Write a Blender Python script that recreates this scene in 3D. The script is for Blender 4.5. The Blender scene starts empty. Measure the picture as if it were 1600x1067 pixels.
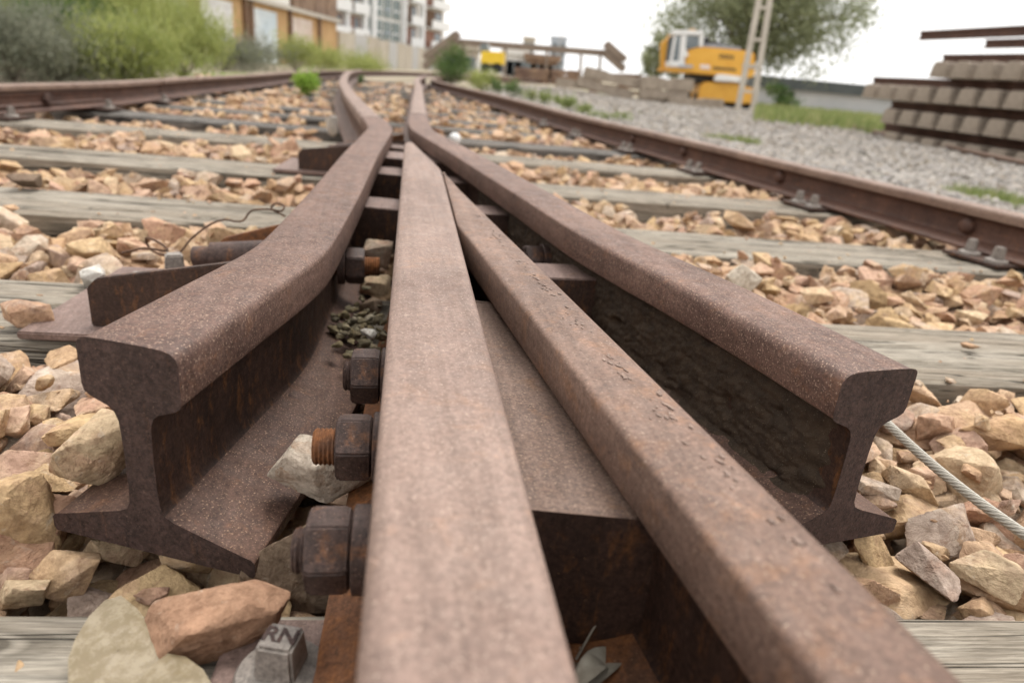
import bpy, bmesh, math, random
import numpy as np
from mathutils import Vector, Matrix, noise
R = math.radians
random.seed(7); rng = np.random.default_rng(7)
scene = bpy.context.scene
col = scene.collection

# ------------------------------------------------------------------ camera
CAMZ = 0.362; FPX = 1080.0; ROLL = 0.092; PITCH = R(21.2025); W, H = 1600.0, 1067.0
cd = bpy.data.cameras.new('camera'); cam = bpy.data.objects.new('camera', cd); col.objects.link(cam)
cd.sensor_width = 36; cd.lens = FPX / W * 36; cd.clip_start = 0.02; cd.clip_end = 3000
cd.dof.use_dof = True; cd.dof.focus_distance = 0.60; cd.dof.aperture_fstop = 5.2
fw = Vector((0, math.cos(PITCH), -math.sin(PITCH))); up0 = Vector((0, math.sin(PITCH), math.cos(PITCH))); rt0 = Vector((1, 0, 0))
cx = rt0 * math.cos(ROLL) + up0 * math.sin(ROLL); cy = up0 * math.cos(ROLL) - rt0 * math.sin(ROLL); cz = -fw
cam.matrix_world = Matrix(((cx.x, cy.x, cz.x, 0), (cx.y, cy.y, cz.y, 0), (cx.z, cy.z, cz.z, CAMZ), (0, 0, 0, 1)))
scene.camera = cam
# ------------------------------------------------------------------ overcast sky and a weak, very soft sun
SUN_EL, SUN_AZ = R(64), R(18)          # azimuth measured from +Y towards +X
wd = bpy.data.worlds.new('World'); scene.world = wd; wd.use_nodes = True
wn = wd.node_tree.nodes; wl = wd.node_tree.links
sky = wn.new('ShaderNodeTexSky'); sky.sky_type = 'NISHITA'; sky.sun_disc = False
sky.sun_elevation = SUN_EL; sky.sun_rotation = SUN_AZ; sky.air_density = 1.0; sky.dust_density = 6.0; sky.ozone_density = 1.0
hs = wn.new('ShaderNodeHueSaturation'); hs.inputs['Saturation'].default_value = 0.10
mx = wn.new('ShaderNodeMix'); mx.data_type = 'RGBA'; mx.inputs[0].default_value = 0.72
mx.inputs[7].default_value = (10.6, 10.45, 10.25, 1)      # the even cloud cover
wl.new(sky.outputs[0], hs.inputs['Color']); wl.new(hs.outputs[0], mx.inputs[6])
bg = wn['Background']; wl.new(mx.outputs[2], bg.inputs[0]); bg.inputs[1].default_value = 0.10
sd = bpy.data.lights.new('sun', 'SUN'); sun = bpy.data.objects.new('sun', sd); col.objects.link(sun)
sd.energy = 1.5; sd.angle = R(26); sd.color = (1.0, 0.96, 0.90)
sdir = Vector((math.sin(SUN_AZ) * math.cos(SUN_EL), math.cos(SUN_AZ) * math.cos(SUN_EL), math.sin(SUN_EL)))
sun.rotation_euler = sdir.to_track_quat('Z', 'Y').to_euler()
vs = scene.view_settings; vs.view_transform = 'Standard'; vs.look = 'None'; vs.exposure = 0.88; vs.gamma = 1.0
vs.use_curve_mapping = False
scene.render.engine = 'CYCLES'
cyc = scene.cycles; cyc.use_denoising = True; cyc.max_bounces = 6; cyc.diffuse_bounces = 3; cyc.glossy_bounces = 3
cyc.transparent_max_bounces = 8; cyc.use_adaptive_sampling = True; cyc.adaptive_threshold = 0.015
cyc.caustics_reflective = False; cyc.caustics_refractive = False

# ------------------------------------------------------------------ survey helpers
def ray(px, py):
    u = px - W / 2; v = py - H / 2
    c, s = math.cos(ROLL), math.sin(ROLL)
    return rt0 * (c * u + s * v) + up0 * -(-s * u + c * v) + fw * FPX
def P(px, py, z):                      # where a sight line meets the level z
    d = ray(px, py); t = (z - CAMZ) / d.z
    return Vector((d.x * t, d.y * t, z))
def at(px, py, y):                     # where a sight line reaches the distance y
    d = ray(px, py); t = y / d.y
    return Vector((d.x * t, y, CAMZ + d.z * t))
def proj(p):
    q = Vector(p) - Vector((0, 0, CAMZ)); f = q.dot(fw)
    if f < 0.02: return None
    return W / 2 + FPX * q.dot(cx) / f, H / 2 - FPX * q.dot(cy) / f, f

# ------------------------------------------------------------------ mesh helpers
def tag(o, label=None, cat=None, group=None, kind=None):
    if label: o['label'] = label
    if cat: o['category'] = cat
    if group: o['group'] = group
    if kind: o['kind'] = kind
    return o
def link(name, me, parent=None, loc=None, rot=None):
    o = bpy.data.objects.new(name, me); col.objects.link(o)
    if parent is not None: o.parent = parent
    if loc is not None: o.location = loc
    if rot is not None: o.rotation_euler = rot
    return o
def empty(name, loc=(0, 0, 0), rz=0, parent=None):
    o = link(name, None, parent, loc); o.rotation_euler = (0, 0, rz); o.empty_display_size = 0.1
    return o
class MB:
    def __init__(s): s.v = []; s.f = []; s.m = []
    def add(s, vs_, fs, mi=0):
        b = len(s.v); s.v += [tuple(q) for q in vs_]; s.f += [tuple(b + i for i in f) for f in fs]; s.m += [mi] * len(fs); return s
    def box(s, lo, hi, mi=0, M=None):
        x0, y0, z0 = lo; x1, y1, z1 = hi
        vv = [Vector(q) for q in ((x0, y0, z0), (x1, y0, z0), (x1, y1, z0), (x0, y1, z0), (x0, y0, z1), (x1, y0, z1), (x1, y1, z1), (x0, y1, z1))]
        if M is not None: vv = [M @ q for q in vv]
        return s.add(vv, [(0, 3, 2, 1), (4, 5, 6, 7), (0, 1, 5, 4), (1, 2, 6, 5), (2, 3, 7, 6), (3, 0, 4, 7)], mi)
    def prism(s, poly, d, mi=0):       # poly: 3-D points of one face, d: extrusion vector
        n = len(poly); a = [Vector(q) for q in poly]; b = [q + Vector(d) for q in a]
        return s.add(a + b, [tuple(range(n))[::-1], tuple(range(n, 2 * n))] + [(i, (i + 1) % n, n + (i + 1) % n, n + i) for i in range(n)], mi)
    def tube(s, pts, r, n=8, mi=0, cap=True):
        pts = [Vector(q) for q in pts]; rr = r if isinstance(r, (list, tuple)) else [r] * len(pts)
        vs_ = []; 
        for i, p in enumerate(pts):
            t = (pts[min(i + 1, len(pts) - 1)] - pts[max(i - 1, 0)]).normalized()
            a = t.cross(Vector((0, 0, 1)))
            if a.length < 1e-3: a = t.cross(Vector((1, 0, 0)))
            a.normalize(); b = a.cross(t)
            vs_ += [p + (a * math.cos(2 * math.pi * k / n) + b * math.sin(2 * math.pi * k / n)) * rr[i] for k in range(n)]
        fs = [(i * n + k, i * n + (k + 1) % n, (i + 1) * n + (k + 1) % n, (i + 1) * n + k) for i in range(len(pts) - 1) for k in range(n)]
        if cap: fs += [tuple(range(n))[::-1], tuple(range((len(pts) - 1) * n, len(pts) * n))]
        return s.add(vs_, fs, mi)
    def bar(s, a, b, w, h, mi=0, up=(0, 0, 1)):
        a, b = Vector(a), Vector(b); t = (b - a).normalized(); x = t.cross(Vector(up))
        if x.length < 1e-4: x = t.cross(Vector((1, 0, 0)))
        x.normalize(); z = x.cross(t)
        q = [a + x * w / 2 * i + z * h / 2 * j for i, j in ((-1, -1), (1, -1), (1, 1), (-1, 1))]
        return s.prism(q, b - a, mi)
    def mesh(s, name, mats, smooth=None):
        me = bpy.data.meshes.new(name); me.from_pydata(s.v, [], s.f)
        for m in (mats if isinstance(mats, (list, tuple)) else [mats]): me.materials.append(m)
        if any(s.m): me.polygons.foreach_set('material_index', s.m)
        bm = bmesh.new(); bm.from_mesh(me); bmesh.ops.recalc_face_normals(bm, faces=bm.faces); bm.to_mesh(me); bm.free()
        if smooth is not None:
            me.polygons.foreach_set('use_smooth', [True] * len(me.polygons)); me.set_sharp_from_angle(angle=R(smooth))
        me.update(); return me
    def build(s, name, mats, parent=None, smooth=None, bevel=None, loc=None, rot=None):
        me = s.mesh(name, mats, smooth)
        if bevel:
            bm = bmesh.new(); bm.from_mesh(me)
            bmesh.ops.bevel(bm, geom=[e for e in bm.edges if e.calc_face_angle(0) > 0.5], offset=bevel, segments=2, affect='EDGES', clamp_overlap=True)
            bm.to_mesh(me); bm.free()
            me.polygons.foreach_set('use_smooth', [True] * len(me.polygons)); me.set_sharp_from_angle(angle=R(35))
        return link(name, me, parent, loc, rot)
def cat_rom(pts, step):
    pts = [Vector(p) for p in pts]; out = []
    for i in range(len(pts) - 1):
        p0 = pts[max(i - 1, 0)]; p1 = pts[i]; p2 = pts[i + 1]; p3 = pts[min(i + 2, len(pts) - 1)]
        L = (p2 - p1).length; st = step(p1) if callable(step) else step; n = max(1, int(L / st))
        # centripetal-ish: tangents limited by segment length
        m1 = (p2 - p0) * (L / max((p2 - p1).length + (p1 - p0).length, 1e-6)); m2 = (p3 - p1) * (L / max((p3 - p2).length + (p2 - p1).length, 1e-6))
        for k in range(n):
            t = k / n; t2 = t * t; t3 = t2 * t
            out.append(p1 * (2 * t3 - 3 * t2 + 1) + m1 * (t3 - 2 * t2 + t) + p2 * (-2 * t3 + 3 * t2) + m2 * (t3 - t2))
    out.append(pts[-1]); return out
def lerp(x, xs, ys): return float(np.interp(x, xs, ys))

# ------------------------------------------------------------------ materials
class NT:
    def __init__(s, name):
        s.mat = bpy.data.materials.new(name); s.mat.use_nodes = True; s.t = s.mat.node_tree
        s.b = s.t.nodes['Principled BSDF']; s.tc = None
    def n(s, typ, **kw):
        nd = s.t.nodes.new('ShaderNode' + typ)
        for k, v in kw.items():
            key = k.replace('_', ' ')
            if key in nd.inputs:
                if isinstance(v, bpy.types.NodeSocket): s.t.links.new(v, nd.inputs[key])
                else: nd.inputs[key].default_value = v
            else: setattr(nd, k, v)
        return nd
    def l(s, a, b): s.t.links.new(a, b)
    def co(s, scale=(1, 1, 1), src='Object', rnd=False):
        if s.tc is None: s.tc = s.n('TexCoord')
        m = s.n('Mapping'); s.l(s.tc.outputs[src], m.inputs[0]); m.inputs['Scale'].default_value = scale
        if rnd:
            oi = s.n('ObjectInfo'); mul = s.n('VectorMath', operation='SCALE'); mul.inputs[0].default_value = (37, 53, 71)
            s.l(oi.outputs['Random'], mul.inputs['Scale']); s.l(mul.outputs[0], m.inputs['Location'])
        return m.outputs[0]
    def noise(s, co, scale, detail=4, rough=0.55, dist=0.0):
        nd = s.n('TexNoise', Vector=co, Scale=scale, Detail=detail, Roughness=rough, Distortion=dist); return nd.outputs['Fac']
    def ramp(s, fac, stops, interp='LINEAR'):
        nd = s.n('ValToRGB'); s.l(fac, nd.inputs[0]); e = nd.color_ramp.elements; nd.color_ramp.interpolation = interp
        while len(e) < len(stops): e.new(0.5)
        for i, (p, c) in enumerate(stops):
            e[i].position = p; e[i].color = (*c, 1) if isinstance(c, (tuple, list)) else (c, c, c, 1)
        return nd.outputs[0]
    def mix(s, fac, a, b, blend='MIX'):
        nd = s.n('Mix', data_type='RGBA', blend_type=blend)
        for i, v in ((0, fac), (6, a), (7, b)):
            if isinstance(v, bpy.types.NodeSocket): s.l(v, nd.inputs[i])
            else: nd.inputs[i].default_value = v if not isinstance(v, tuple) else (*v, 1)
        return nd.outputs[2]
    def math(s, op, a, b=0.0):
        nd = s.n('Math', operation=op)
        for i, v in ((0, a), (1, b)):
            if isinstance(v, bpy.types.NodeSocket): s.l(v, nd.inputs[i])
            else: nd.inputs[i].default_value = v
        return nd.outputs[0]
    def bump(s, h, strength, dist, prev=None):
        nd = s.n('Bump'); nd.inputs['Strength'].default_value = strength; nd.inputs['Distance'].default_value = dist
        s.l(h, nd.inputs['Height'])
        if prev is not None: s.l(prev, nd.inputs['Normal'])
        return nd.outputs[0]
    def done(s, color, rough, normal=None, spec=0.5, metal=0.0):
        for k, v in (('Base Color', color), ('Roughness', rough), ('Metallic', metal), ('Specular IOR Level', spec)):
            if isinstance(v, bpy.types.NodeSocket): s.l(v, s.b.inputs[k])
            else: s.b.inputs[k].default_value = (*v, 1) if isinstance(v, tuple) else v
        if normal is not None: s.l(normal, s.b.inputs['Normal'])
        return s.mat

def m_rust(name, dark, mid, orange, light, o_lo=0.56, sp=0.60, streak=None, rough=0.62, bumpd=0.0007, big=9, mc=0.42):
    t = NT(name); c = t.co(); cs = t.co(streak) if streak else c
    base = t.ramp(t.noise(cs, big, 7, 0.68), [(0.32, dark), (0.66, mid)])
    o = t.ramp(t.noise(cs, 38, 6, 0.7, 0.4), [(o_lo, 0.0), (o_lo + 0.16, 0.70)])
    base = t.mix(o, base, orange)
    mot = t.ramp(t.noise(c, 260, 6, 0.75), [(0.30, (1 - mc * 1.3,) * 3), (0.70, (1 + mc,) * 3)])
    base = t.mix(1.0, base, mot, 'MULTIPLY')
    smp = t.n('Mapping'); smp.vector_type = 'TEXTURE'; t.l(t.tc.outputs['Object'], smp.inputs[0]); smp.inputs['Scale'].default_value = (1 / 85, 1 / 4, 1 / 85); smp.inputs['Rotation'].default_value = (0, 0, 0.20)
    strk = t.ramp(t.noise(smp.outputs[0], 1.0, 5, 0.7), [(0.36, (0.80, 0.79, 0.78)), (0.62, (1.10, 1.10, 1.10))]); base = t.mix(1.0, base, strk, 'MULTIPLY')
    spk = t.ramp(t.noise(c, 620, 2, 0.5), [(sp, 0.0), (sp + 0.10, 0.8)])
    base = t.mix(spk, base, light)
    pit = t.noise(c, 480, 4, 0.62); lump = t.noise(c, 95, 4, 0.6)
    nrm = t.bump(lump, 0.35, bumpd * 2.5, t.bump(pit, 0.55, bumpd))
    rg = t.ramp(t.noise(c, 60, 4), [(0.3, rough - 0.10), (0.7, rough + 0.12)])
    return t.done(base, rg, nrm, 0.28)
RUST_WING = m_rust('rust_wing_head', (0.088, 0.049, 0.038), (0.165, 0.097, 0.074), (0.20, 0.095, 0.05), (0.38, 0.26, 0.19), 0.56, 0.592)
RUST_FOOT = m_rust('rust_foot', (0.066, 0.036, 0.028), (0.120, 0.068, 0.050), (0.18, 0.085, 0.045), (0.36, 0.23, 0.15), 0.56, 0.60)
RUST_POINT = m_rust('rust_point_head', (0.170, 0.113, 0.092), (0.243, 0.170, 0.139), (0.27, 0.165, 0.115), (0.41, 0.31, 0.25), 0.55, 0.61, big=5, mc=0.28)
RUST_SPLICE = m_rust('rust_splice_head', (0.128, 0.079, 0.060), (0.205, 0.130, 0.098), (0.25, 0.132, 0.075), (0.38, 0.28, 0.21), 0.52, 0.63, mc=0.36)
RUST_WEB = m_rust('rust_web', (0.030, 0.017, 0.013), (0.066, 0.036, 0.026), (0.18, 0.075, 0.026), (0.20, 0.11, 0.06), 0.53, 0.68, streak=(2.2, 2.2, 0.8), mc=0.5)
RUST_END = m_rust('rust_sawn_end_shaded', (0.040, 0.024, 0.021), (0.068, 0.040, 0.034), (0.12, 0.055, 0.03), (0.19, 0.12, 0.09), 0.60, 0.66, streak=(3, 3, 0.5), bumpd=.0012, mc=0.55)  # sawn end rust, darkened in colour for the shade on end faces
RUST_NUT = m_rust('rust_nut', (0.044, 0.027, 0.023), (0.090, 0.056, 0.046), (0.22, 0.09, 0.032), (0.24, 0.15, 0.11), 0.56, 0.64, bumpd=.0012, mc=0.5)
RUST_ORANGE = m_rust('rust_orange', (0.10, 0.050, 0.030), (0.18, 0.080, 0.040), (0.27, 0.105, 0.035), (0.30, 0.18, 0.11), 0.45, 0.66)
RUST_BLOCK = m_rust('rust_block', (0.120, 0.076, 0.058), (0.190, 0.126, 0.098), (0.21, 0.112, 0.06), (0.36, 0.25, 0.18), 0.56, 0.61)
RUST_PLATE = m_rust('rust_plate', (0.14, 0.092, 0.078), (0.22, 0.152, 0.130), (0.22, 0.12, 0.07), (0.36, 0.26, 0.2), 0.62, 0.64)
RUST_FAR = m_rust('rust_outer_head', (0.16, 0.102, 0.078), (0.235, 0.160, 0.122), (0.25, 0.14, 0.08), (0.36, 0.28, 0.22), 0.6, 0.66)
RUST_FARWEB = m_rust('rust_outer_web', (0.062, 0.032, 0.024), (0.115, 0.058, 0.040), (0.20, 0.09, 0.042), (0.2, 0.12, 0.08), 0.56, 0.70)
STEEL = m_rust('worn_grey_steel', (0.19, 0.165, 0.145), (0.30, 0.265, 0.235), (0.24, 0.15, 0.09), (0.42, 0.37, 0.33), 0.64, 0.66, rough=0.5)

def m_stone(name, tint, attr=False, detail=1.0, rndmix=True):
    """tint: list of (position, colour) over the random value of a stone"""
    t = NT(name); c = t.co()
    if attr:
        a = t.n('Attribute'); a.attribute_name = 'rnd'; r = a.outputs['Fac']
    else: r = t.n('ObjectInfo').outputs['Random']; c = t.co((1, 1, 1), rnd=True)
    base = t.ramp(r, tint, 'LINEAR')
    # every stone: veins of a neighbouring tone, mottling, grains
    k2 = t.math('FRACT', t.math('ADD', t.math('MULTIPLY', r, 7.31), t.math('MULTIPLY', t.noise(c, 26, 4, 0.6, 0.6), 0.55)))
    base = t.mix(t.ramp(t.noise(c, 34, 5, 0.62, 0.5), [(0.44, 0.0), (0.62, 0.62)]), base, t.ramp(k2, tint))
    base = t.mix(1.0, base, t.ramp(t.noise(c, 120, 6, 0.7), [(0.28, (0.52, 0.47, 0.43)), (0.66, (1.16, 1.15, 1.13))]), 'MULTIPLY')
    base = t.mix(t.ramp(t.noise(c, 55, 5, 0.7, 1.5), [(0.30, 0.65), (0.42, 0.0)]), base, (0.20, 0.105, 0.06))
    pale = t.ramp(t.noise(c, 62, 6, 0.72, 0.8), [(0.60, 0.0), (0.70, 0.6)])
    base = t.mix(pale, base, (0.54, 0.47, 0.38))
    vo = t.n('TexVoronoi', Vector=c, Scale=70.0); vo.feature = 'F1'
    nrm = t.bump(t.noise(c, 48, 7, 0.72, 0.6), 0.8 * detail, 0.008, t.bump(vo.outputs['Distance'], 0.35 * detail, 0.004, t.bump(t.noise(c, 320, 5, 0.7), 0.7 * detail, 0.0016)))
    return t.done(base, 0.88, nrm, 0.28)
TAN = [(0.0, (0.47, 0.315, 0.180)), (0.14, (0.54, 0.390, 0.220)), (0.28, (0.50, 0.305, 0.215)), (0.42, (0.60, 0.470, 0.310)), (0.55, (0.53, 0.355, 0.265)), (0.68, (0.55, 0.400, 0.235)), (0.80, (0.43, 0.255, 0.175)), (0.91, (0.40, 0.315, 0.265)), (1.0, (0.58, 0.49, 0.39))]
GREY = [(0.0, (0.30, 0.29, 0.28)), (0.2, (0.38, 0.36, 0.34)), (0.4, (0.24, 0.235, 0.235)), (0.55, (0.40, 0.35, 0.29)), (0.7, (0.33, 0.32, 0.31)), (0.85, (0.42, 0.40, 0.37)), (1.0, (0.28, 0.26, 0.24))]
STONE = m_stone('ballast_stone', TAN); STONE_MASS = m_stone('ballast_mass', TAN, True); GREY_MASS = m_stone('grey_ballast_mass', GREY, True, 0.6)
RED_STONE = m_stone('red_stone', [(0, (0.36, 0.20, 0.125)), (0.5, (0.40, 0.245, 0.16)), (1, (0.33, 0.17, 0.10))])
QUARTZ = m_stone('quartz_stone', [(0, (0.62, 0.56, 0.47)), (0.4, (0.50, 0.40, 0.30)), (0.7, (0.60, 0.52, 0.44)), (1, (0.38, 0.22, 0.12))])
CLAY = m_stone('clay', [(0, (0.20, 0.145, 0.10)), (0.5, (0.25, 0.185, 0.13)), (1, (0.17, 0.12, 0.085))])
PALE = m_stone('pale_stone', [(0, (0.60, 0.58, 0.54)), (1, (0.66, 0.64, 0.6))])

def m_wood(name, dark, mid, light):
    t = NT(name); c = t.co((2.4, 34, 34), rnd=True); c2 = t.co((16, 330, 330), rnd=True); c3 = t.co((0.9, 11, 11), rnd=True)
    g1 = t.noise(c, 1.0, 8, 0.72, 1.2); g2 = t.noise(c2, 1.0, 4, 0.6)
    base = t.ramp(g1, [(0.30, dark), (0.50, mid), (0.72, light)])
    base = t.mix(1.0, base, t.ramp(g2, [(0.30, (0.46, 0.45, 0.44)), (0.60, (1.18, 1.18, 1.17))]), 'MULTIPLY')
    blot = t.noise(c3, 1.4, 4, 0.6); base = t.mix(t.ramp(blot, [(0.46, 0.0), (0.66, 0.6)]), base, tuple(0.62 * v + 0.05 * w for v, w in zip(mid, (1.0, 0.55, 0.2))))
    ck = t.noise(t.co((0.9, 17, 17), rnd=True), 1.0, 3, 0.5, 0.9)
    crack = t.ramp(ck, [(0.486, 1.0), (0.497, 0.0), (0.503, 0.0), (0.514, 1.0)])
    kn = t.n('TexVoronoi', Vector=t.co((3.2, 9, 9), rnd=True), Scale=1.0); ring_ = t.math('SINE', t.math('MULTIPLY', kn.outputs['Distance'], 70.0))
    kmask = t.ramp(kn.outputs['Distance'], [(0.10, 0.75), (0.22, 0.0)]); base = t.mix(kmask, base, t.ramp(ring_, [(0.0, tuple(v * .45 for v in dark)), (1.0, mid)]))
    base = t.mix(t.math('SUBTRACT', 1.0, crack), base, tuple(v * 0.22 for v in dark))
    g3 = t.noise(t.co((34, 900, 900), rnd=True), 1.0, 3, 0.6); base = t.mix(1.0, base, t.ramp(g3, [(0.32, (0.62, 0.61, 0.60)), (0.60, (1.12, 1.12, 1.12))]), 'MULTIPLY')
    ck2 = t.ramp(t.noise(t.co((1.5, 29, 29), rnd=True), 1.0, 2, 0.5, 0.5), [(0.440, 1.0), (0.448, 0.0), (0.452, 0.0), (0.460, 1.0)]); base = t.mix(t.math('SUBTRACT', 1.0, ck2), base, tuple(v * 0.2 for v in dark))
    nrm = t.bump(g1, 0.35, 0.004, t.bump(g2, 0.6, 0.0013, t.bump(crack, 0.8, 0.005)))
    return t.done(base, 0.9, nrm, 0.2)
WOOD = m_wood('weathered_sleeper_wood', (0.165, 0.140, 0.108), (0.275, 0.244, 0.200), (0.365, 0.334, 0.284))
WOOD_DARK = m_wood('dark_sleeper_wood', (0.07, 0.064, 0.058), (0.135, 0.125, 0.115), (0.26, 0.245, 0.225))

def m_plain(name, a, b, scale=6, rough=0.8, bump=0.0, bd=0.01, spec=0.3, metal=0.0, detail=5):
    t = NT(name); c = t.co(); f = t.noise(c, scale, detail, 0.62)
    nrm = t.bump(t.noise(c, scale * 4, 5), bump, bd) if bump else None
    return t.done(t.ramp(f, [(0.32, a), (0.68, b)]), rough, nrm, spec, metal)
def m_leaf(name, tones):
    t = NT(name); a = t.n('Attribute'); a.attribute_name = 'rnd'
    m = t.done(t.ramp(a.outputs['Fac'], tones), 0.62, None, 0.25)
    tr = t.n('BsdfTranslucent'); ms = t.n('MixShader'); ms.inputs[0].default_value = 0.35
    cl = t.b.inputs['Base Color'].links[0].from_socket; t.l(cl, tr.inputs['Color'])
    out = [q for q in t.t.nodes if q.type == 'OUTPUT_MATERIAL'][0]
    t.l(t.b.outputs[0], ms.inputs[1]); t.l(tr.outputs[0], ms.inputs[2]); t.l(ms.outputs[0], out.inputs[0]); return m
LEAF_FEATHER = m_leaf('feathery_green', [(0, (0.15, 0.18, 0.05)), (0.5, (0.29, 0.33, 0.10)), (1, (0.46, 0.47, 0.18))])
LEAF_GREYGREEN = m_leaf('grey_green', [(0, (0.10, 0.11, 0.075)), (0.5, (0.19, 0.20, 0.14)), (1, (0.28, 0.28, 0.215))])
LEAF_BRIGHT = m_leaf('bright_green', [(0, (0.13, 0.22, 0.035)), (0.5, (0.26, 0.40, 0.06)), (1, (0.40, 0.52, 0.10))])
LEAF_DARK = m_leaf('mid_green', [(0, (0.05, 0.09, 0.03)), (0.5, (0.10, 0.165, 0.05)), (1, (0.19, 0.25, 0.08))])
LEAF_TREE = m_leaf('tree_green', [(0, (0.15, 0.17, 0.09)), (0.5, (0.25, 0.275, 0.155)), (1, (0.35, 0.37, 0.22))])
GRASS = m_leaf('grass_green', [(0, (0.13, 0.17, 0.055)), (0.6, (0.22, 0.27, 0.09)), (1, (0.36, 0.34, 0.17))])
DRY = m_leaf('dry_stems', [(0, (0.20, 0.16, 0.10)), (1, (0.36, 0.30, 0.19))])
BARK = m_plain('bark', (0.10, 0.08, 0.06), (0.22, 0.18, 0.14), 8, 0.9, 0.5, 0.03)
CONC = m_plain('sleeper_concrete', (0.215, 0.175, 0.138), (0.35, 0.295, 0.24), 5, 0.9, 0.3, 0.006)
CONC_POST = m_plain('pale_post_concrete', (0.42, 0.38, 0.33), (0.52, 0.48, 0.42), 3, 0.85)
DIRT = m_plain('dirt', (0.15, 0.105, 0.07), (0.27, 0.20, 0.14), 11, 0.95, 0.6, 0.02)
EARTH = m_plain('yard_earth', (0.34, 0.28, 0.21), (0.44, 0.36, 0.27), 0.6, 0.95)
YELLOW = m_plain('machine_yellow', (0.66, 0.33, 0.035), (0.74, 0.40, 0.055), 2, 0.45, spec=0.5)
YELLOW2 = m_plain('lemon_yellow', (0.75, 0.50, 0.02), (0.82, 0.58, 0.05), 2, 0.45, spec=0.5)
WHITE = m_plain('white_paint', (0.66, 0.66, 0.66), (0.8, 0.8, 0.79), 3, 0.55)
DARK = m_plain('dark_metal', (0.03, 0.028, 0.026), (0.06, 0.055, 0.05), 6, 0.6)
TYRE = m_plain('tyre_rubber', (0.02, 0.02, 0.02), (0.04, 0.04, 0.04), 6, 0.9)
HOOD = m_plain('grey_hood', (0.23, 0.25, 0.29), (0.30, 0.32, 0.36), 3, 0.5)
OCHRE = m_plain('ochre_render', (0.40, 0.235, 0.105), (0.56, 0.37, 0.19), 0.9, 0.9)
BROWN = m_plain('brown_post', (0.13, 0.075, 0.045), (0.20, 0.12, 0.075), 2, 0.8)
RUSTSHEET = m_plain('rusty_sheet', (0.13, 0.08, 0.06), (0.30, 0.20, 0.13), 1.6, 0.8)
PALEWALL = m_plain('pale_render', (0.66, 0.64, 0.60), (0.78, 0.76, 0.72), 0.5, 0.9)
BLOCKWALL = m_plain('block_wall', (0.36, 0.31, 0.245), (0.48, 0.43, 0.36), 0.35, 0.9)
SHUTTER_W = m_plain('white_shutter', (0.62, 0.61, 0.60), (0.74, 0.73, 0.71), 1.1, 0.8)
SHUTTER_B = m_plain('pale_blue_shutter', (0.50, 0.58, 0.64), (0.70, 0.73, 0.74), 0.8, 0.8)
SHUTTER_P = m_plain('pink_shutter', (0.55, 0.43, 0.36), (0.66, 0.58, 0.53), 0.9, 0.8)
GLASSG = m_plain('green_glazing', (0.07, 0.10, 0.095), (0.16, 0.20, 0.19), 0.5, 0.25, spec=0.6)
REDBR = m_plain('red_brown_blind', (0.26, 0.13, 0.09), (0.34, 0.19, 0.14), 0.5, 0.8)
PANE = m_plain('window_pane', (0.10, 0.12, 0.13), (0.20, 0.23, 0.25), 1, 0.15, spec=0.6)
BLUEG = m_plain('blue_grey_cladding', (0.33, 0.37, 0.43), (0.42, 0.46, 0.52), 0.3, 0.7)
CABLE = m_plain('galvanised_wire', (0.30, 0.275, 0.23), (0.42, 0.39, 0.335), 400, 0.5, spec=0.5)
WIRE = m_plain('rusty_wire', (0.06, 0.035, 0.025), (0.13, 0.07, 0.04), 90, 0.8)
BRIDGE = m_plain('brown_bridge_steel', (0.19, 0.145, 0.115), (0.27, 0.215, 0.175), 1, 0.8)
t_ = NT('dried_mud'); c_ = t_.co()
MUD = t_.done(t_.mix(t_.ramp(t_.noise(c_, 800, 2), [(0.66, 0.0), (0.72, 0.8)]), t_.ramp(t_.noise(c_, 55, 6, 0.7), [(0.3, (0.030, 0.020, 0.013)), (0.7, (0.085, 0.057, 0.036))]), (0.28, 0.23, 0.16)),
              0.85, t_.bump(t_.noise(c_, 210, 6, 0.7), 0.9, 0.003), 0.35)
t_ = NT('cloudy_resin'); c_ = t_.co()
RESIN = t_.done(t_.mix(t_.ramp(t_.noise(c_, 85, 8, 0.75), [(0.46, 0.0), (0.60, 0.8)]), t_.ramp(t_.noise(c_, 30, 4), [(0.3, (0.165, 0.125, 0.066)), (0.7, (0.205, 0.158, 0.092))]), (0.30, 0.248, 0.17)), 0.42, t_.bump(t_.noise(c_, 160, 5), 0.25, 0.001), 0.5)
t_.b.inputs['Subsurface Weight'].default_value = 0.25; t_.b.inputs['Subsurface Radius'].default_value = (0.004, 0.004, 0.002)

# ------------------------------------------------------------------ track geometry (plan, metres)
HEAD = 0.172                                  # level of the rail tops, sleeper tops are at 0
TH = R(7); ts, tc2 = math.sin(TH), math.cos(TH)
def st(x, y): return x * tc2 + y * ts, -x * ts + y * tc2
def xy(s, t): return s * tc2 - t * ts, s * ts + t * tc2
LW = [(-.256, .420), (-.2475, .545), (-.2405, .660), (-.2425, .725), (-.2660, .90), (-.2940, 1.09), (-.363, 1.53), (-.420, 1.93), (-.462, 2.19), (-.560, 2.53), (-.675, 2.91), (-.945, 3.80), (-1.365, 5.25), (-1.69, 6.45), (-2.32, 9.0), (-2.80, 11.2), (-3.10, 13.0)]
RW = [(.287, .500), (.237, .630), (.192, .735), (.148, .83), (.098, .95), (.022, 1.18), (-.052, 1.40), (-.133, 1.644), (-.200, 1.84), (-.268, 2.03), (-.345, 2.27), (-.404, 2.57), (-.588, 3.7), (-1.05, 6.6), (-1.53, 9.5), (-1.84, 12.0), (-1.95, 13.0)]
def vl(y): return -.041 - .169 * (y - .171)
def vr(y): return .177 - .291 * (y - .193)
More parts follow.
